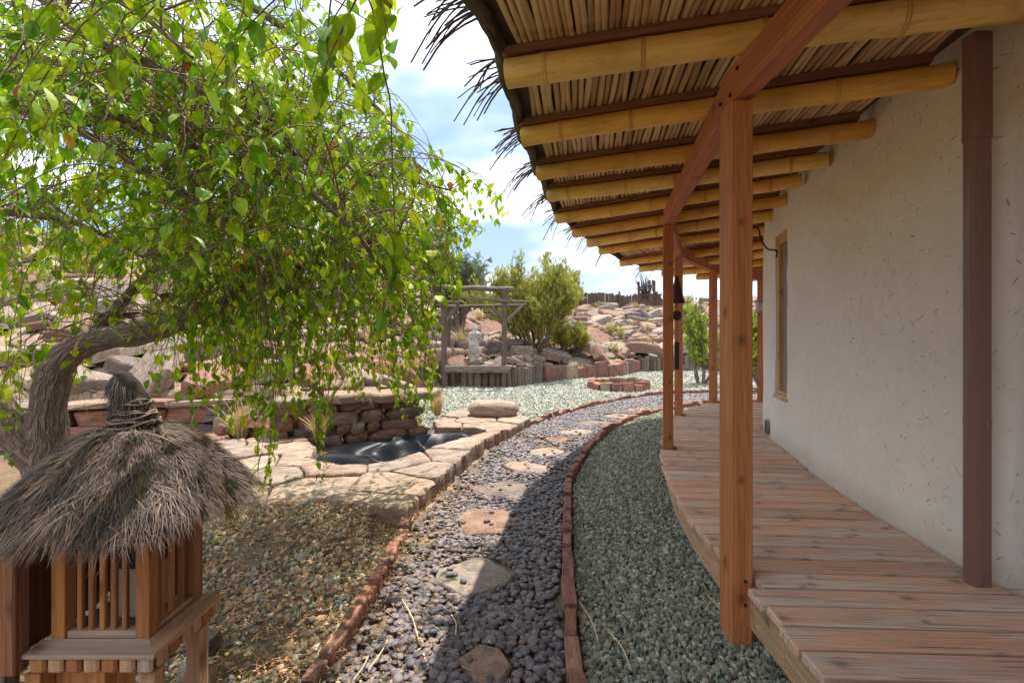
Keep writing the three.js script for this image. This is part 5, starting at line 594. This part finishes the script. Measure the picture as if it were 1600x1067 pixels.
// needle-leaved shrubs and background trees
const SPRIG = (() => { const g = []; for (let k = 0; k < 7; k++) { const a = k / 7 * 6.283 + k, t = 0.25 + 0.35 * hash(k, 3, 1), d = new THREE.Vector3(Math.cos(a) * t, 1, Math.sin(a) * t).normalize(), s = new THREE.Vector3(-Math.sin(a), 0, Math.cos(a)); const b = new THREE.Vector3(0, k * 0.03, 0), e = b.clone().addScaledVector(d, 0.7 + 0.3 * hash(k, 5, 2)), m = b.clone().lerp(e, 0.5), w = 0.045; g.push(b.x, b.y, b.z, m.x + s.x * w, m.y, m.z + s.z * w, m.x - s.x * w, m.y, m.z - s.z * w, m.x + s.x * w, m.y, m.z + s.z * w, e.x, e.y, e.z, m.x - s.x * w, m.y, m.z - s.z * w); } return soup(g); })();
function bush(o) { // stems that fork upward and outward; sprigs or leaves crowd the outer shoots
  const b = thing(o.name, o.label, o.category, [o.at[0], o.at[1], o.at[2]]), r = rng(o.seed), base = V(...o.at), stems = [], shoots = [];
  const grow = (p, d, L, rad, lev) => { const pts = [p.clone()], n = 5; const q = p.clone(), e = d.clone(); for (let i = 0; i < n; i++) { e.x += (r() - 0.5) * 0.35; e.y += o.lift * 0.12 + (r() - 0.5) * 0.15; e.z += (r() - 0.5) * 0.35; e.normalize(); q.addScaledVector(e, L / n); pts.push(q.clone()); } stems.push(tube(pts, pts.map((_, i) => rad * (1 - 0.45 * i / n)), lev > 1 ? 7 : 4, false)); if (lev === 0) { shoots.push([pts, e]); return; } const kids = lev > 1 ? 4 : 5; for (let k = 0; k < kids; k++) { const j = Math.min(n, 2 + Math.floor(r() * 4)), f = pts[j].clone(), nd = e.clone().add(new THREE.Vector3((r() - 0.5) * o.open, (r() - 0.35) * o.open * 0.6, (r() - 0.5) * o.open)).normalize(); grow(f, nd, L * (0.55 + r() * 0.25), rad * 0.55, lev - 1); } if (r() < 0.8) shoots.push([pts.slice(3), e]); };
  for (let i = 0; i < o.stems; i++) { const a = (i + r() * 0.7) / o.stems * 6.283, t = o.spread * (0.35 + r() * 0.65); grow(base.clone().add(new THREE.Vector3(Math.cos(a) * 0.1, 0, Math.sin(a) * 0.1)), new THREE.Vector3(Math.cos(a) * t + (o.lean?.[0] ?? 0), 1, Math.sin(a) * t + (o.lean?.[1] ?? 0)).normalize(), o.h * 0.42, o.rad, 2); }
  part(b, 'stems', merge(stems), o.bark ?? M.bark); const mats = [], cols = [];
  for (const [pts, e] of shoots) for (let k = 0; k < o.per; k++) { const p = pts[Math.floor(r() * pts.length)].clone().add(new THREE.Vector3((r() - 0.5), (r() - 0.5) * 0.8, (r() - 0.5)).multiplyScalar(o.fuzz)); const dir = e.clone().multiplyScalar(o.follow).add(new THREE.Vector3((r() - 0.5) * 1.2, o.droop ?? 0.8, (r() - 0.5) * 1.2)).normalize(), s = o.size * (0.6 + r() * 0.7); const Q = new THREE.Quaternion().setFromUnitVectors(o.leaf ? new THREE.Vector3(0, -1, 0) : UPV, dir).multiply(new THREE.Quaternion().setFromEuler(new THREE.Euler(0, r() * 6.28, 0))); mats.push(new THREE.Matrix4().compose(p, Q, new THREE.Vector3(s, s, s))); const c = o.tones[Math.floor(r() * o.tones.length)], f = 0.75 + r() * 0.5; cols.push(lin(c[0] * f, c[1] * f, c[2] * f)); }
  copies(b, 'foliage', o.leaf ? LEAF : SPRIG, o.leaf ? M.leaf : M.blade, mats, cols); return b;
}
{
  const g0 = (x, z) => GY(x, z) - 0.05;
  bush({ name: 'desert_shrub', label: 'large yellow-green needle-leaved shrub with many stems right of the pergola', category: 'shrub', at: [0.85, g0(0.85, 17.2), 17.2], seed: 141, stems: 14, spread: 1.3, lean: [0.12, 0], h: 4.0, rad: 0.055, lift: 0.4, open: 1.35, per: 44, fuzz: 0.34, follow: 0.9, size: 0.21, tones: [[0.44, 0.44, 0.09], [0.36, 0.38, 0.08], [0.52, 0.49, 0.11], [0.26, 0.30, 0.07]] });
  bush({ name: 'desert_shrub', label: 'low yellow-green shrub on the rocks right of the big shrub', category: 'shrub', at: [2.2, g0(2.2, 17.9), 17.9], seed: 142, stems: 7, spread: 1.3, h: 1.35, rad: 0.03, lift: 0.5, open: 1.0, per: 13, fuzz: 0.2, follow: 0.8, size: 0.2, tones: [[0.48, 0.45, 0.09], [0.38, 0.38, 0.08], [0.54, 0.50, 0.12]] });
  bush({ name: 'juniper_tree', label: 'grey-green juniper tree behind the pergola and the weeping tree', category: 'tree', at: [-2.2, g0(-2.2, 20), 20], seed: 143, stems: 7, spread: 0.5, h: 4.2, rad: 0.09, lift: 0.4, open: 1.2, per: 26, fuzz: 0.3, follow: 0.4, droop: -0.2, size: 0.26, tones: [[0.20, 0.25, 0.15], [0.25, 0.29, 0.19], [0.15, 0.20, 0.12]] });
  bush({ name: 'juniper_tree', label: 'second grey-green juniper far left behind the weeping tree', category: 'tree', at: [-6.5, g0(-6.5, 19), 19], seed: 144, stems: 6, spread: 0.6, h: 3.6, rad: 0.08, lift: 0.4, open: 1.2, per: 20, fuzz: 0.3, follow: 0.4, droop: -0.2, size: 0.26, tones: [[0.20, 0.25, 0.15], [0.26, 0.30, 0.18]] });
  bush({ name: 'young_tree', label: 'bright green young leafy tree behind the far porch posts', category: 'tree', at: [5.7, GY(5.7, 14.5), 14.5], seed: 145, stems: 5, spread: 0.55, h: 3.0, rad: 0.05, lift: 0.2, open: 1.3, per: 12, fuzz: 0.30, follow: 0.2, droop: -0.8, size: 0.13, leaf: true, tones: [[0.40, 0.52, 0.05], [0.32, 0.44, 0.05], [0.48, 0.57, 0.06]] });
  bush({ name: 'young_tree', label: 'bright yellow-green leafy tree seen past the far corner of the house', category: 'tree', at: [6.7, GY(6.7, 12.8), 12.8], seed: 146, stems: 6, spread: 0.5, h: 2.9, rad: 0.05, lift: 0.2, open: 1.3, per: 20, fuzz: 0.34, follow: 0.2, droop: -0.8, size: 0.16, leaf: true, tones: [[0.44, 0.57, 0.05], [0.36, 0.50, 0.05], [0.52, 0.61, 0.07]] });
}
// grass tufts
const tuftVar = [0, 1, 2].map((k) => { const r = rng(150 + k), pos = []; for (let i = 0; i < 110; i++) { const a = r() * 6.283, t = Math.pow(r(), 0.7) * 0.75, h = 0.55 + r() * 0.5, x0 = Math.cos(a) * 0.08 * r(), z0 = Math.sin(a) * 0.08 * r(), w = 0.008 + r() * 0.006, sx = -Math.sin(a + 0.7) * w, sz = Math.cos(a + 0.7) * w; const P = (s) => [x0 + Math.cos(a) * t * s * s * 0.8 * h, h * s * (1 - 0.35 * t * s), z0 + Math.sin(a) * t * s * s * 0.8 * h]; const A = P(0), B = P(0.5), C = P(1); pos.push(A[0] - sx, A[1], A[2] - sz, A[0] + sx, A[1], A[2] + sz, B[0] + sx, B[1], B[2] + sz, A[0] - sx, A[1], A[2] - sz, B[0] + sx, B[1], B[2] + sz, B[0] - sx, B[1], B[2] - sz, B[0] - sx, B[1], B[2] - sz, B[0] + sx, B[1], B[2] + sz, C[0], C[1], C[2]); } return soup(pos); });
const straws = [[0.58, 0.44, 0.22], [0.50, 0.38, 0.19], [0.42, 0.36, 0.14]].map((c) => new THREE.MeshPhysicalMaterial({ color: lin(...c), roughness: 0.8, transmission: 0.25, thickness: 0, specularIntensity: 0.3 }));
function tuft(x, z, s, label, k, mat, group, y) { const m = shade(new THREE.Mesh(tuftVar[k % 3], mat)); m.name = numbered('grass_tuft'); m.position.copy(V(x, y ?? GY(x, z), z)); m.scale.set(s, s, s); m.rotation.y = k * 1.7; m.userData = { label, category: 'grass' }; if (group) m.userData.group = group; scene.add(m); }
{
  const P = (u, v, h) => gp(u, v, h); let q = P(683, 650, 0.05); tuft(q[0], q[1], 0.55, 'straw-coloured grass tuft beside the log wall left of the boulder', 0, straws[0], null, 0.05);
  q = [-1.55, 9.6]; tuft(q[0], q[1], 0.6, 'dry grass tuft at the left foot of the pergola', 1, straws[1], null, 0.0);
  for (const [x, z, s, label] of [[-2.9, 6.3, 0.75, 'large straw-yellow grass clump hanging beside the left pond edge'], [-3.5, 6.2, 0.7, 'straw-yellow grass clump left of the pond, under the hanging leaves'], [-2.45, 6.15, 0.55, 'small straw-yellow grass clump against the stacked stone wall']]) tuft(x, z, s, label, Math.round(x * 10 + 50), straws[0], null, 0.08);
  const r = rng(161); let n = 0; while (n < 40) { const x = -16 + r() * 29, z = 13 + r() * 24, u = CX + F * x / z, d = retD(x, z); if (d < 1.5 || d > 21.5 || u < 60 || u > 1110 || (u > 630 && u < 700 && r() < 0.5)) continue; if (u < 600 && r() < 0.6) continue; const where = u < 640 ? 'on the left slope behind the weeping tree' : u < 800 ? 'among rocks behind the log pergola' : d > 14 ? 'just below the crest fence' : d > 7 ? 'halfway up the hill right of the big shrub' : 'low among the rocks above the brick wall', tone = ['golden', 'tan', 'olive'][n % 3], sz = 0.55 + r() * 0.5; tuft(x, z, sz, `${sz > 0.8 ? 'tall' : 'small'} ${tone} dry grass tuft ${where}`, n, straws[n % 3], 'dry grass tufts on the rocky hillside', GY(x, z) - 0.02); n++; }
  // small green plants
  const plant = (x, y, z, n, rad, h, s, label, seed, tones) => { const t = thing('small_plant', label, 'plant', [x, y, z]), rr = rng(seed), mats = [], cols = [], st = []; for (let i = 0; i < n; i++) { const a = rr() * 6.283, q2 = Math.sqrt(rr()) * rad, b = V(x, y, z), e = V(x + Math.cos(a) * q2, y + h * (0.4 + rr() * 0.6), z + Math.sin(a) * q2); st.push(tube([b, b.clone().lerp(e, 0.5).add(new THREE.Vector3(0, h * 0.15, 0)), e], 0.003 + 0.0006 * s * 10, 4, false)); for (let k = 0; k < 4; k++) { const p = b.clone().lerp(e, 0.5 + k * 0.17).add(new THREE.Vector3((rr() - 0.5) * s, 0, (rr() - 0.5) * s)); mats.push(trs(p, [0.9 + rr() * 0.9, rr() * 6.28, 0], [s, s, s])); const c = tones[Math.floor(rr() * tones.length)]; cols.push(lin(...c)); } } part(t, 'stems', merge(st), M.twig); copies(t, 'leaves', LEAF, M.leaf, mats, cols); };
  const G = [[0.36, 0.48, 0.05], [0.46, 0.54, 0.07], [0.28, 0.42, 0.05]], Yl = [[0.50, 0.46, 0.07], [0.42, 0.44, 0.07], [0.55, 0.48, 0.08]];
  for (const [u, v, n, rad, h, label] of [[385, 832, 16, 0.2, 0.12, 'low green weed in front of the flagstones right of the lantern'], [440, 805, 14, 0.22, 0.1, 'low yellow-green weed growing over the near flagstone edge'], [330, 862, 12, 0.14, 0.1, 'small green weed nearest the lantern roof edge'], [355, 845, 12, 0.16, 0.1, 'small green weed behind the lantern corner']]) { const [x, z] = gp(u, v, 0.02); plant(x, 0.02, z, n, rad, h, 0.05, label, u, G); }
  for (const [x, z, label] of [[3.9, 19.4, 'yellow-green plant growing above the brick wall on the slope'], [5.9, 21.0, 'yellow-green plant above the right log wall'], [5.3, 25, 'small yellow-green plant halfway up the rocky hill'], [3.0, 18.4, 'yellow-green plant just left above the brick wall'], [1.5, 18.8, 'small yellow plant right under the low shrub']]) plant(x, GY(x, z), z, 26, 0.4, 0.55, 0.16, label, Math.round(x * 100), Yl);
}

// ------------------------------------------------------------------ thatched wooden lantern in the foreground
{
  const lan = thing('thatched_lantern', 'wooden slatted garden lantern with shaggy dark thatched roof in the near left', 'lantern', [-1.15, 0, 1.47]), r = rng(171);
  const X0 = -1.29, X1 = -1.015, Z0 = 1.349, Z1 = 1.585, YB = 0.61, YT = 0.865;
  const bx = (x0, x1, y0, y1, z0, z1, axis, c = 0.002) => { const g = planar(box(x1 - x0, y1 - y0, z1 - z0, c), axis, 1.2, 0.3, r(), r()); g.translate((x0 + x1) / 2, (y0 + y1) / 2, -(z0 + z1) / 2); return g; };
  const W = () => M.lantern[Math.floor(r() * 3)];
  for (const [x, z] of [[X0, Z0], [X1 - 0.039, Z0], [X0, Z1 - 0.039], [X1 - 0.039, Z1 - 0.039]]) part(lan, 'post', bx(x, x + 0.039, YB - 0.01, YT, z, z + 0.039, 'y'), W());
  for (let k = 0; k < 5; k++) { const x = X0 + 0.062 + k * 0.0315; part(lan, 'slat', bx(x, x + 0.0145, YB, YT - 0.012, Z0 + 0.012, Z0 + 0.026, 'y'), W()); }
  for (let k = 0; k < 3; k++) { const z = Z0 + 0.068 + k * 0.042; part(lan, 'slat', bx(X1 - 0.027, X1 - 0.013, YB, YT - 0.012, z, z + 0.0145, 'y'), W()); }
  for (let k = 0; k < 4; k++) { const x = X0 + 0.066 + k * 0.042; part(lan, 'slat', bx(x, x + 0.0145, YB, YT - 0.012, Z1 - 0.026, Z1 - 0.012, 'y'), W()); }
  part(lan, 'rail', bx(X0 - 0.045, X1 + 0.004, YT, YT + 0.012, Z0 - 0.006, Z0 + 0.04, 'x'), M.lantern[0]); part(lan, 'rail', bx(X1 - 0.035, X1 + 0.003, YT + 0.0005, YT + 0.0115, Z0 + 0.041, Z1 + 0.01, 'z'), M.lantern[1]); part(lan, 'rail', bx(X0 + 0.04, X1 - 0.036, YT + 0.001, YT + 0.011, Z1 - 0.04, Z1, 'x'), M.lantern[1]);
  part(lan, 'frieze', bx(X0 - 0.04, X1 + 0.012, YT + 0.0125, YT + 0.045, Z0 - 0.008, Z1 + 0.012, 'x'), M.lanternDark); part(lan, 'rail', bx(X0 - 0.03, X1 + 0.02, YT + 0.0455, YT + 0.052, Z0 - 0.018, Z1 + 0.02, 'x'), M.lanternTan);
  part(lan, 'floor_board', bx(X0 - 0.005, X1 + 0.005, YB - 0.03, YB - 0.0105, Z0 - 0.004, Z1 + 0.004, 'x'), M.lanternGrey); part(lan, 'bottom_rail', bx(X0 + 0.0395, X1 - 0.0395, YB - 0.010, YB + 0.013, Z0 + 0.006, Z0 + 0.034, 'x'), M.lanternGrey); part(lan, 'bottom_rail', bx(X1 - 0.034, X1 - 0.006, YB - 0.010, YB + 0.010, Z0 + 0.0395, Z1 - 0.0395, 'z'), M.lanternTan);
  // sloping ledge boards with mitred corners
  const ledge = (a, b, c, d) => { const t = 0.012, P = [a, b, c, d].map((q) => V(...q)), Q = P.map((p) => p.clone().add(new THREE.Vector3(0, -t, 0))), pos = [], q4 = (m, n, o, p) => { for (const s of [m, n, o, m, o, p]) pos.push(s.x, s.y, s.z); }; q4(P[0], P[1], P[2], P[3]); q4(Q[3], Q[2], Q[1], Q[0]); for (let i = 0; i < 4; i++) { const j = (i + 1) % 4; q4(P[j], P[i], Q[i], Q[j]); } return soup(pos); };
  const o = 0.05, yo = 0.592, yi = 0.606; part(lan, 'ledge', planar(ledge([X0 - 0.03, yo, Z0 - o], [X1 + o, yo, Z0 - o], [X1 + 0.002, yi, Z0 - 0.002], [X0 - 0.02, yi, Z0 - 0.002]), 'x'), M.lanternGrey); part(lan, 'ledge', planar(ledge([X1 + o, yo - 0.0005, Z0 - o], [X1 + o, yo - 0.0005, Z1 + o], [X1 + 0.0025, yi - 0.0005, Z1 + 0.002], [X1 + 0.0025, yi - 0.0005, Z0 - 0.002]), 'z'), M.lanternTan);
  const nF = 7; for (let k = 0; k < nF; k++) { const x = X0 - 0.018 + k * 0.0485; part(lan, 'tongue', bx(x, x + 0.042, yo - 0.055, yo - 0.0125, Z0 - o + 0.005, Z0 - o + 0.02, 'y', 0.006), k < nF - 1 ? (k % 2 ? M.lanternTan : M.lantern[k % 3]) : M.lanternGrey); }
  for (let k = 0; k < 6; k++) { const z = Z0 - o + 0.03 + k * 0.048; part(lan, 'tongue', bx(X1 + o - 0.02, X1 + o - 0.005, yo - 0.055, yo - 0.0125, z, z + 0.04, 'y', 0.006), k % 3 === 1 ? M.lantern[1] : M.lanternTan); }
  part(lan, 'base_board', bx(X0 - 0.015, X1 + 0.012, YB - 0.09, YB - 0.031, Z0 - 0.012, Z1 + 0.015, 'x'), M.lanternDark);
  for (const [x, z] of [[-1.345, 1.33], [-1.18, 1.345], [-1.035, 1.335], [-1.035, 1.53], [-1.28, 1.54]]) part(lan, 'leg', bx(x, x + 0.045, -0.1, YB - 0.091, z, z + 0.045, 'y'), x < -1.1 ? M.lantern[0] : M.lanternTan);
  part(lan, 'lower_panel', bx(-1.345, -1.19, 0.3, YB - 0.092, 1.377, 1.397, 'y'), M.lantern[0]);
  part(lan, 'side_board', bx(-1.372, -1.322, 0.545, 0.91, 1.28, 1.325, 'y', 0.004), wood(0.30, 0.135, 0.065, 0.8, 0.004)); part(lan, 'side_panel', bx(X0 - 0.075, X0 - 0.055, 0.58, 0.905, 1.326, 1.60, 'y'), M.lanternDark); part(lan, 'rear_panel', bx(X0 - 0.054, X0 + 0.02, YB, YT, Z1 + 0.0005, Z1 + 0.012, 'y'), M.lanternDark);
  part(lan, 'lamp_box', bx(-1.185, -1.075, YB + 0.006, YB + 0.15, 1.43, 1.52, 'x', 0.004), M.paper); part(lan, 'lamp_cap', bx(-1.19, -1.07, YB + 0.151, YB + 0.235, 1.425, 1.525, 'x', 0.006), M.black);
  const gp0 = bx(-1.42, -1.373, -0.1, 0.84, 1.3, 1.35, 'y', 0.004); part(lan, 'rear_stake', gp0, M.greyLog[0]);
  // thatch: dark core plus fibres laid down the slope
  const C = [-1.165, 1.485], EH = 0.276, yE = 0.955, yA = 1.165, form = (a) => { const c = Math.abs(Math.cos(a)), s = Math.abs(Math.sin(a)); return Math.pow(Math.pow(c, 3.4) + Math.pow(s, 3.4), -1 / 3.4); };
  const surf = (a, t) => { const rr = lerp(0.068, EH, t) * lerp(1, form(a), t); const y = yE + (yA - yE) * (1 - Math.pow(t, 1.4)) + 0.012 * Math.sin(a * 7 + t * 5) * t + (fbm(Math.cos(a) * 3 + 5, Math.sin(a) * 3 + 5, t * 4 + 0.3, 3) - 0.5) * 0.035 * t; return V(C[0] + Math.cos(a) * rr, y, C[1] + Math.sin(a) * rr); };
  { const pos = [], nA = 64, nT = 14; const q = (a, b, c, d) => { for (const s of [a, b, c, a, c, d]) pos.push(s.x, s.y, s.z); }; for (let i = 0; i < nA; i++) for (let k = 0; k < nT; k++) { const a0 = i / nA * 6.2832, a1 = (i + 1) / nA * 6.2832; q(surf(a0, k / nT), surf(a1, k / nT), surf(a1, (k + 1) / nT), surf(a0, (k + 1) / nT)); } for (let i = 0; i < nA; i++) { const a0 = i / nA * 6.2832, a1 = (i + 1) / nA * 6.2832, b = (a) => { const s = surf(a, 1); s.y = 0.930; s.x = lerp(C[0], s.x, 0.5); s.z = lerp(-C[1], s.z, 0.5); return s; }; q(surf(a0, 1), surf(a1, 1), b(a1), b(a0)); } part(lan, 'thatch_core', soup(pos), M.thatch); }
  const fib = soup([-0.5, 0, 0, 0.5, 0, 0, 0.35, -0.55, 0.02, -0.5, 0, 0, 0.35, -0.55, 0.02, -0.35, -0.55, 0.02, -0.35, -0.55, 0.02, 0.35, -0.55, 0.02, 0.12, -1, 0]), mats = [], cols = [], pal = [[0.095, 0.066, 0.048], [0.145, 0.108, 0.083], [0.045, 0.031, 0.024], [0.022, 0.015, 0.012], [0.15, 0.085, 0.045], [0.22, 0.17, 0.135]];
  const lay = (p, down, nor, L, w, c) => { const x = new THREE.Vector3().crossVectors(nor, down).normalize(), z = nor.clone(), y = down.clone().negate(); const m = new THREE.Matrix4().makeBasis(x, y, new THREE.Vector3().crossVectors(x, y)); m.scale(new THREE.Vector3(w, L, L)); m.setPosition(p); mats.push(m); cols.push(lin(...c)); };
  for (let i = 0; i < 26000; i++) { const a = r() * 6.2832, t = Math.pow(r(), 0.6), p = surf(a, t), p2 = surf(a, t + 0.05), p3 = surf(a + 0.05, t), d = p2.sub(p).normalize(), n = new THREE.Vector3().crossVectors(p3.sub(p), d).normalize(); if (n.y < 0) n.negate(); const clump = fbm(Math.cos(a) * 9 + 9, Math.sin(a) * 9 + 9, t * 6, 3), j = (r() - 0.5) * (0.7 + 2.2 * Math.max(0, clump - 0.5)), side = new THREE.Vector3().crossVectors(n, d); d.addScaledVector(side, j + (clump - 0.5) * 1.3).addScaledVector(n, 0.03 + r() * 0.16).normalize(); n.addScaledVector(d, -n.dot(d)).normalize(); const tone = clamp(Math.floor(r() * 3 + clump * 6 - 2.2 + (t > 0.85 ? 0.8 : 0)), 0, 5), f = 0.7 + r() * 0.6, c = pal[[3, 2, 0, 4, 1, 5][tone]]; lay(p.addScaledVector(n, 0.004 + r() * 0.010), d, n, 0.04 + r() * 0.075, 0.0016 + r() * 0.0022, [c[0] * f, c[1] * f, c[2] * f]); }
  for (let i = 0; i < 2600; i++) { const a = r() * 6.2832, t = 0.1 + r() * 0.9, p = surf(a, t), p2 = surf(a, t + 0.05), p3 = surf(a + 0.05, t), d = p2.sub(p).normalize(), n = new THREE.Vector3().crossVectors(p3.sub(p), d).normalize(); if (n.y < 0) n.negate(); const side = new THREE.Vector3().crossVectors(n, d), q = (r() - 0.5) * 3.2; d.addScaledVector(side, q).addScaledVector(n, 0.1 + r() * 0.25).normalize(); n.addScaledVector(d, -n.dot(d)).normalize(); const c = [[0.26, 0.185, 0.12], [0.17, 0.10, 0.055], [0.05, 0.035, 0.027], [0.30, 0.24, 0.19], [0.20, 0.10, 0.045]][Math.floor(r() * 5)], f = 0.6 + r() * 0.7; lay(p.addScaledVector(n, 0.014 + r() * 0.008), d, n, 0.02 + r() * 0.055, 0.0014 + r() * 0.0018, c.map((x) => x * f * 0.68)); }
  // fringe at the eave
  for (let i = 0; i < 3600; i++) { const a = r() * 6.2832, p = surf(a, 0.93 + r() * 0.07), out = new THREE.Vector3(Math.cos(a), 0, -Math.sin(a)), d = out.clone().multiplyScalar(0.5 + r() * 0.5).add(new THREE.Vector3((r() - 0.5) * 0.8, -0.6, (r() - 0.5) * 0.8)).normalize(), n = out.clone().addScaledVector(d, -out.dot(d)).normalize(), c = pal[Math.floor(r() * 6)], f = 0.7 + r() * 0.6; lay(p, d, n, 0.022 + r() * 0.04, 0.002 + r() * 0.002, c.map((q) => q * f)); }
  // neck bound with twine
  const neckP = [[-1.163, 1.10, 0.088], [-1.162, 1.15, 0.070], [-1.163, 1.20, 0.052], [-1.168, 1.25, 0.041], [-1.180, 1.295, 0.034], [-1.197, 1.325, 0.024], [-1.212, 1.332, 0.010]]; part(lan, 'thatch_neck', tube(neckP.map(([x, y]) => V(x, y, C[1])), neckP.map((q) => q[2]), 14, true, 0.16), M.thatch);
  for (let i = 0; i < 4200; i++) { const s = r() * (neckP.length - 1.01), k = Math.floor(s), f = s - k, x = lerp(neckP[k][0], neckP[k + 1][0], f), y = lerp(neckP[k][1], neckP[k + 1][1], f), rad = lerp(neckP[k][2], neckP[k + 1][2], f), a = r() * 6.2832, out = new THREE.Vector3(Math.cos(a), 0.25 + 0.5 * Math.max(0, s - 4), Math.sin(a)).normalize(), d = new THREE.Vector3((r() - 0.5) * 0.7, -1, (r() - 0.5) * 0.7).addScaledVector(out, 0.25).normalize(), n = out.addScaledVector(d, -out.dot(d)).normalize(), c = pal[[3, 2, 2, 0, 4, 1][Math.floor(r() * 6)]]; lay(new THREE.Vector3(x + Math.cos(a) * rad, y, -C[1] + Math.sin(a) * rad), d, n, 0.03 + r() * 0.05, 0.0016 + r() * 0.002, c.map((q) => q * (0.7 + r() * 0.5))); }
  copies(lan, 'thatch_fibres', fib, M.fibre, mats, cols);
  const tw = []; for (let k = 0; k < 9; k++) { const yy = 1.150 + k * 0.013 + (r() - 0.5) * 0.01, rad = lerp(0.076, 0.044, k / 8), tilt = (r() - 0.5) * 0.5, pts = []; for (let i = 0; i <= 22; i++) { const a = i / 22 * 6.2832 + k; pts.push(V(-1.163 + Math.cos(a) * (rad + 0.004 * Math.sin(i * 1.7 + k)), yy + Math.cos(a) * tilt * rad + 0.004 * Math.sin(i), C[1] + Math.sin(a) * rad)); } tw.push(tube(pts, 0.0026 + r() * 0.0016, 5, false)); } for (const [a, b, c] of [[[-1.11, 1.17, 1.42], [-1.04, 1.155, 1.42], [-0.99, 1.12, 1.44]], [[-1.22, 1.175, 1.42], [-1.27, 1.14, 1.40], [-1.285, 1.09, 1.39]], [[-1.23, 1.15, 1.40], [-1.13, 1.145, 1.385], [-1.07, 1.16, 1.41]]]) tw.push(tube(smooth([V(...a), V(...b), V(...c)], 8), 0.0028, 5)); part(lan, 'twine', merge(tw), M.twine);
  // leaves caught on the thatch
  const fm = [], fc = [], flake = soup([-0.5, 0, 0, 0, 0.15, 0.4, 0, 0.1, -0.4, 0, 0.15, 0.4, 0.5, -0.02, 0, 0, 0.1, -0.4]); for (let i = 0; i < 900; i++) { const a = 3.3 + r() * 3.6, t = 0.25 + r() * 0.75, p = surf(-a, t); const pp = p.clone().add(new THREE.Vector3(0, 0.016, 0)); fm.push(trs(pp, [0.7, r() * 6.28, (r() - 0.5)], [0.008 + r() * 0.024, 0.01, 0.004 + r() * 0.006])); const c = [[0.50, 0.19, 0.06], [0.45, 0.30, 0.15], [0.36, 0.16, 0.07], [0.55, 0.38, 0.22]][Math.floor(r() * 4)]; fc.push(lin(...c)); } copies(lan, 'caught_leaves', flake, M.white, fm, fc);
}

renderer.render(scene, camera);
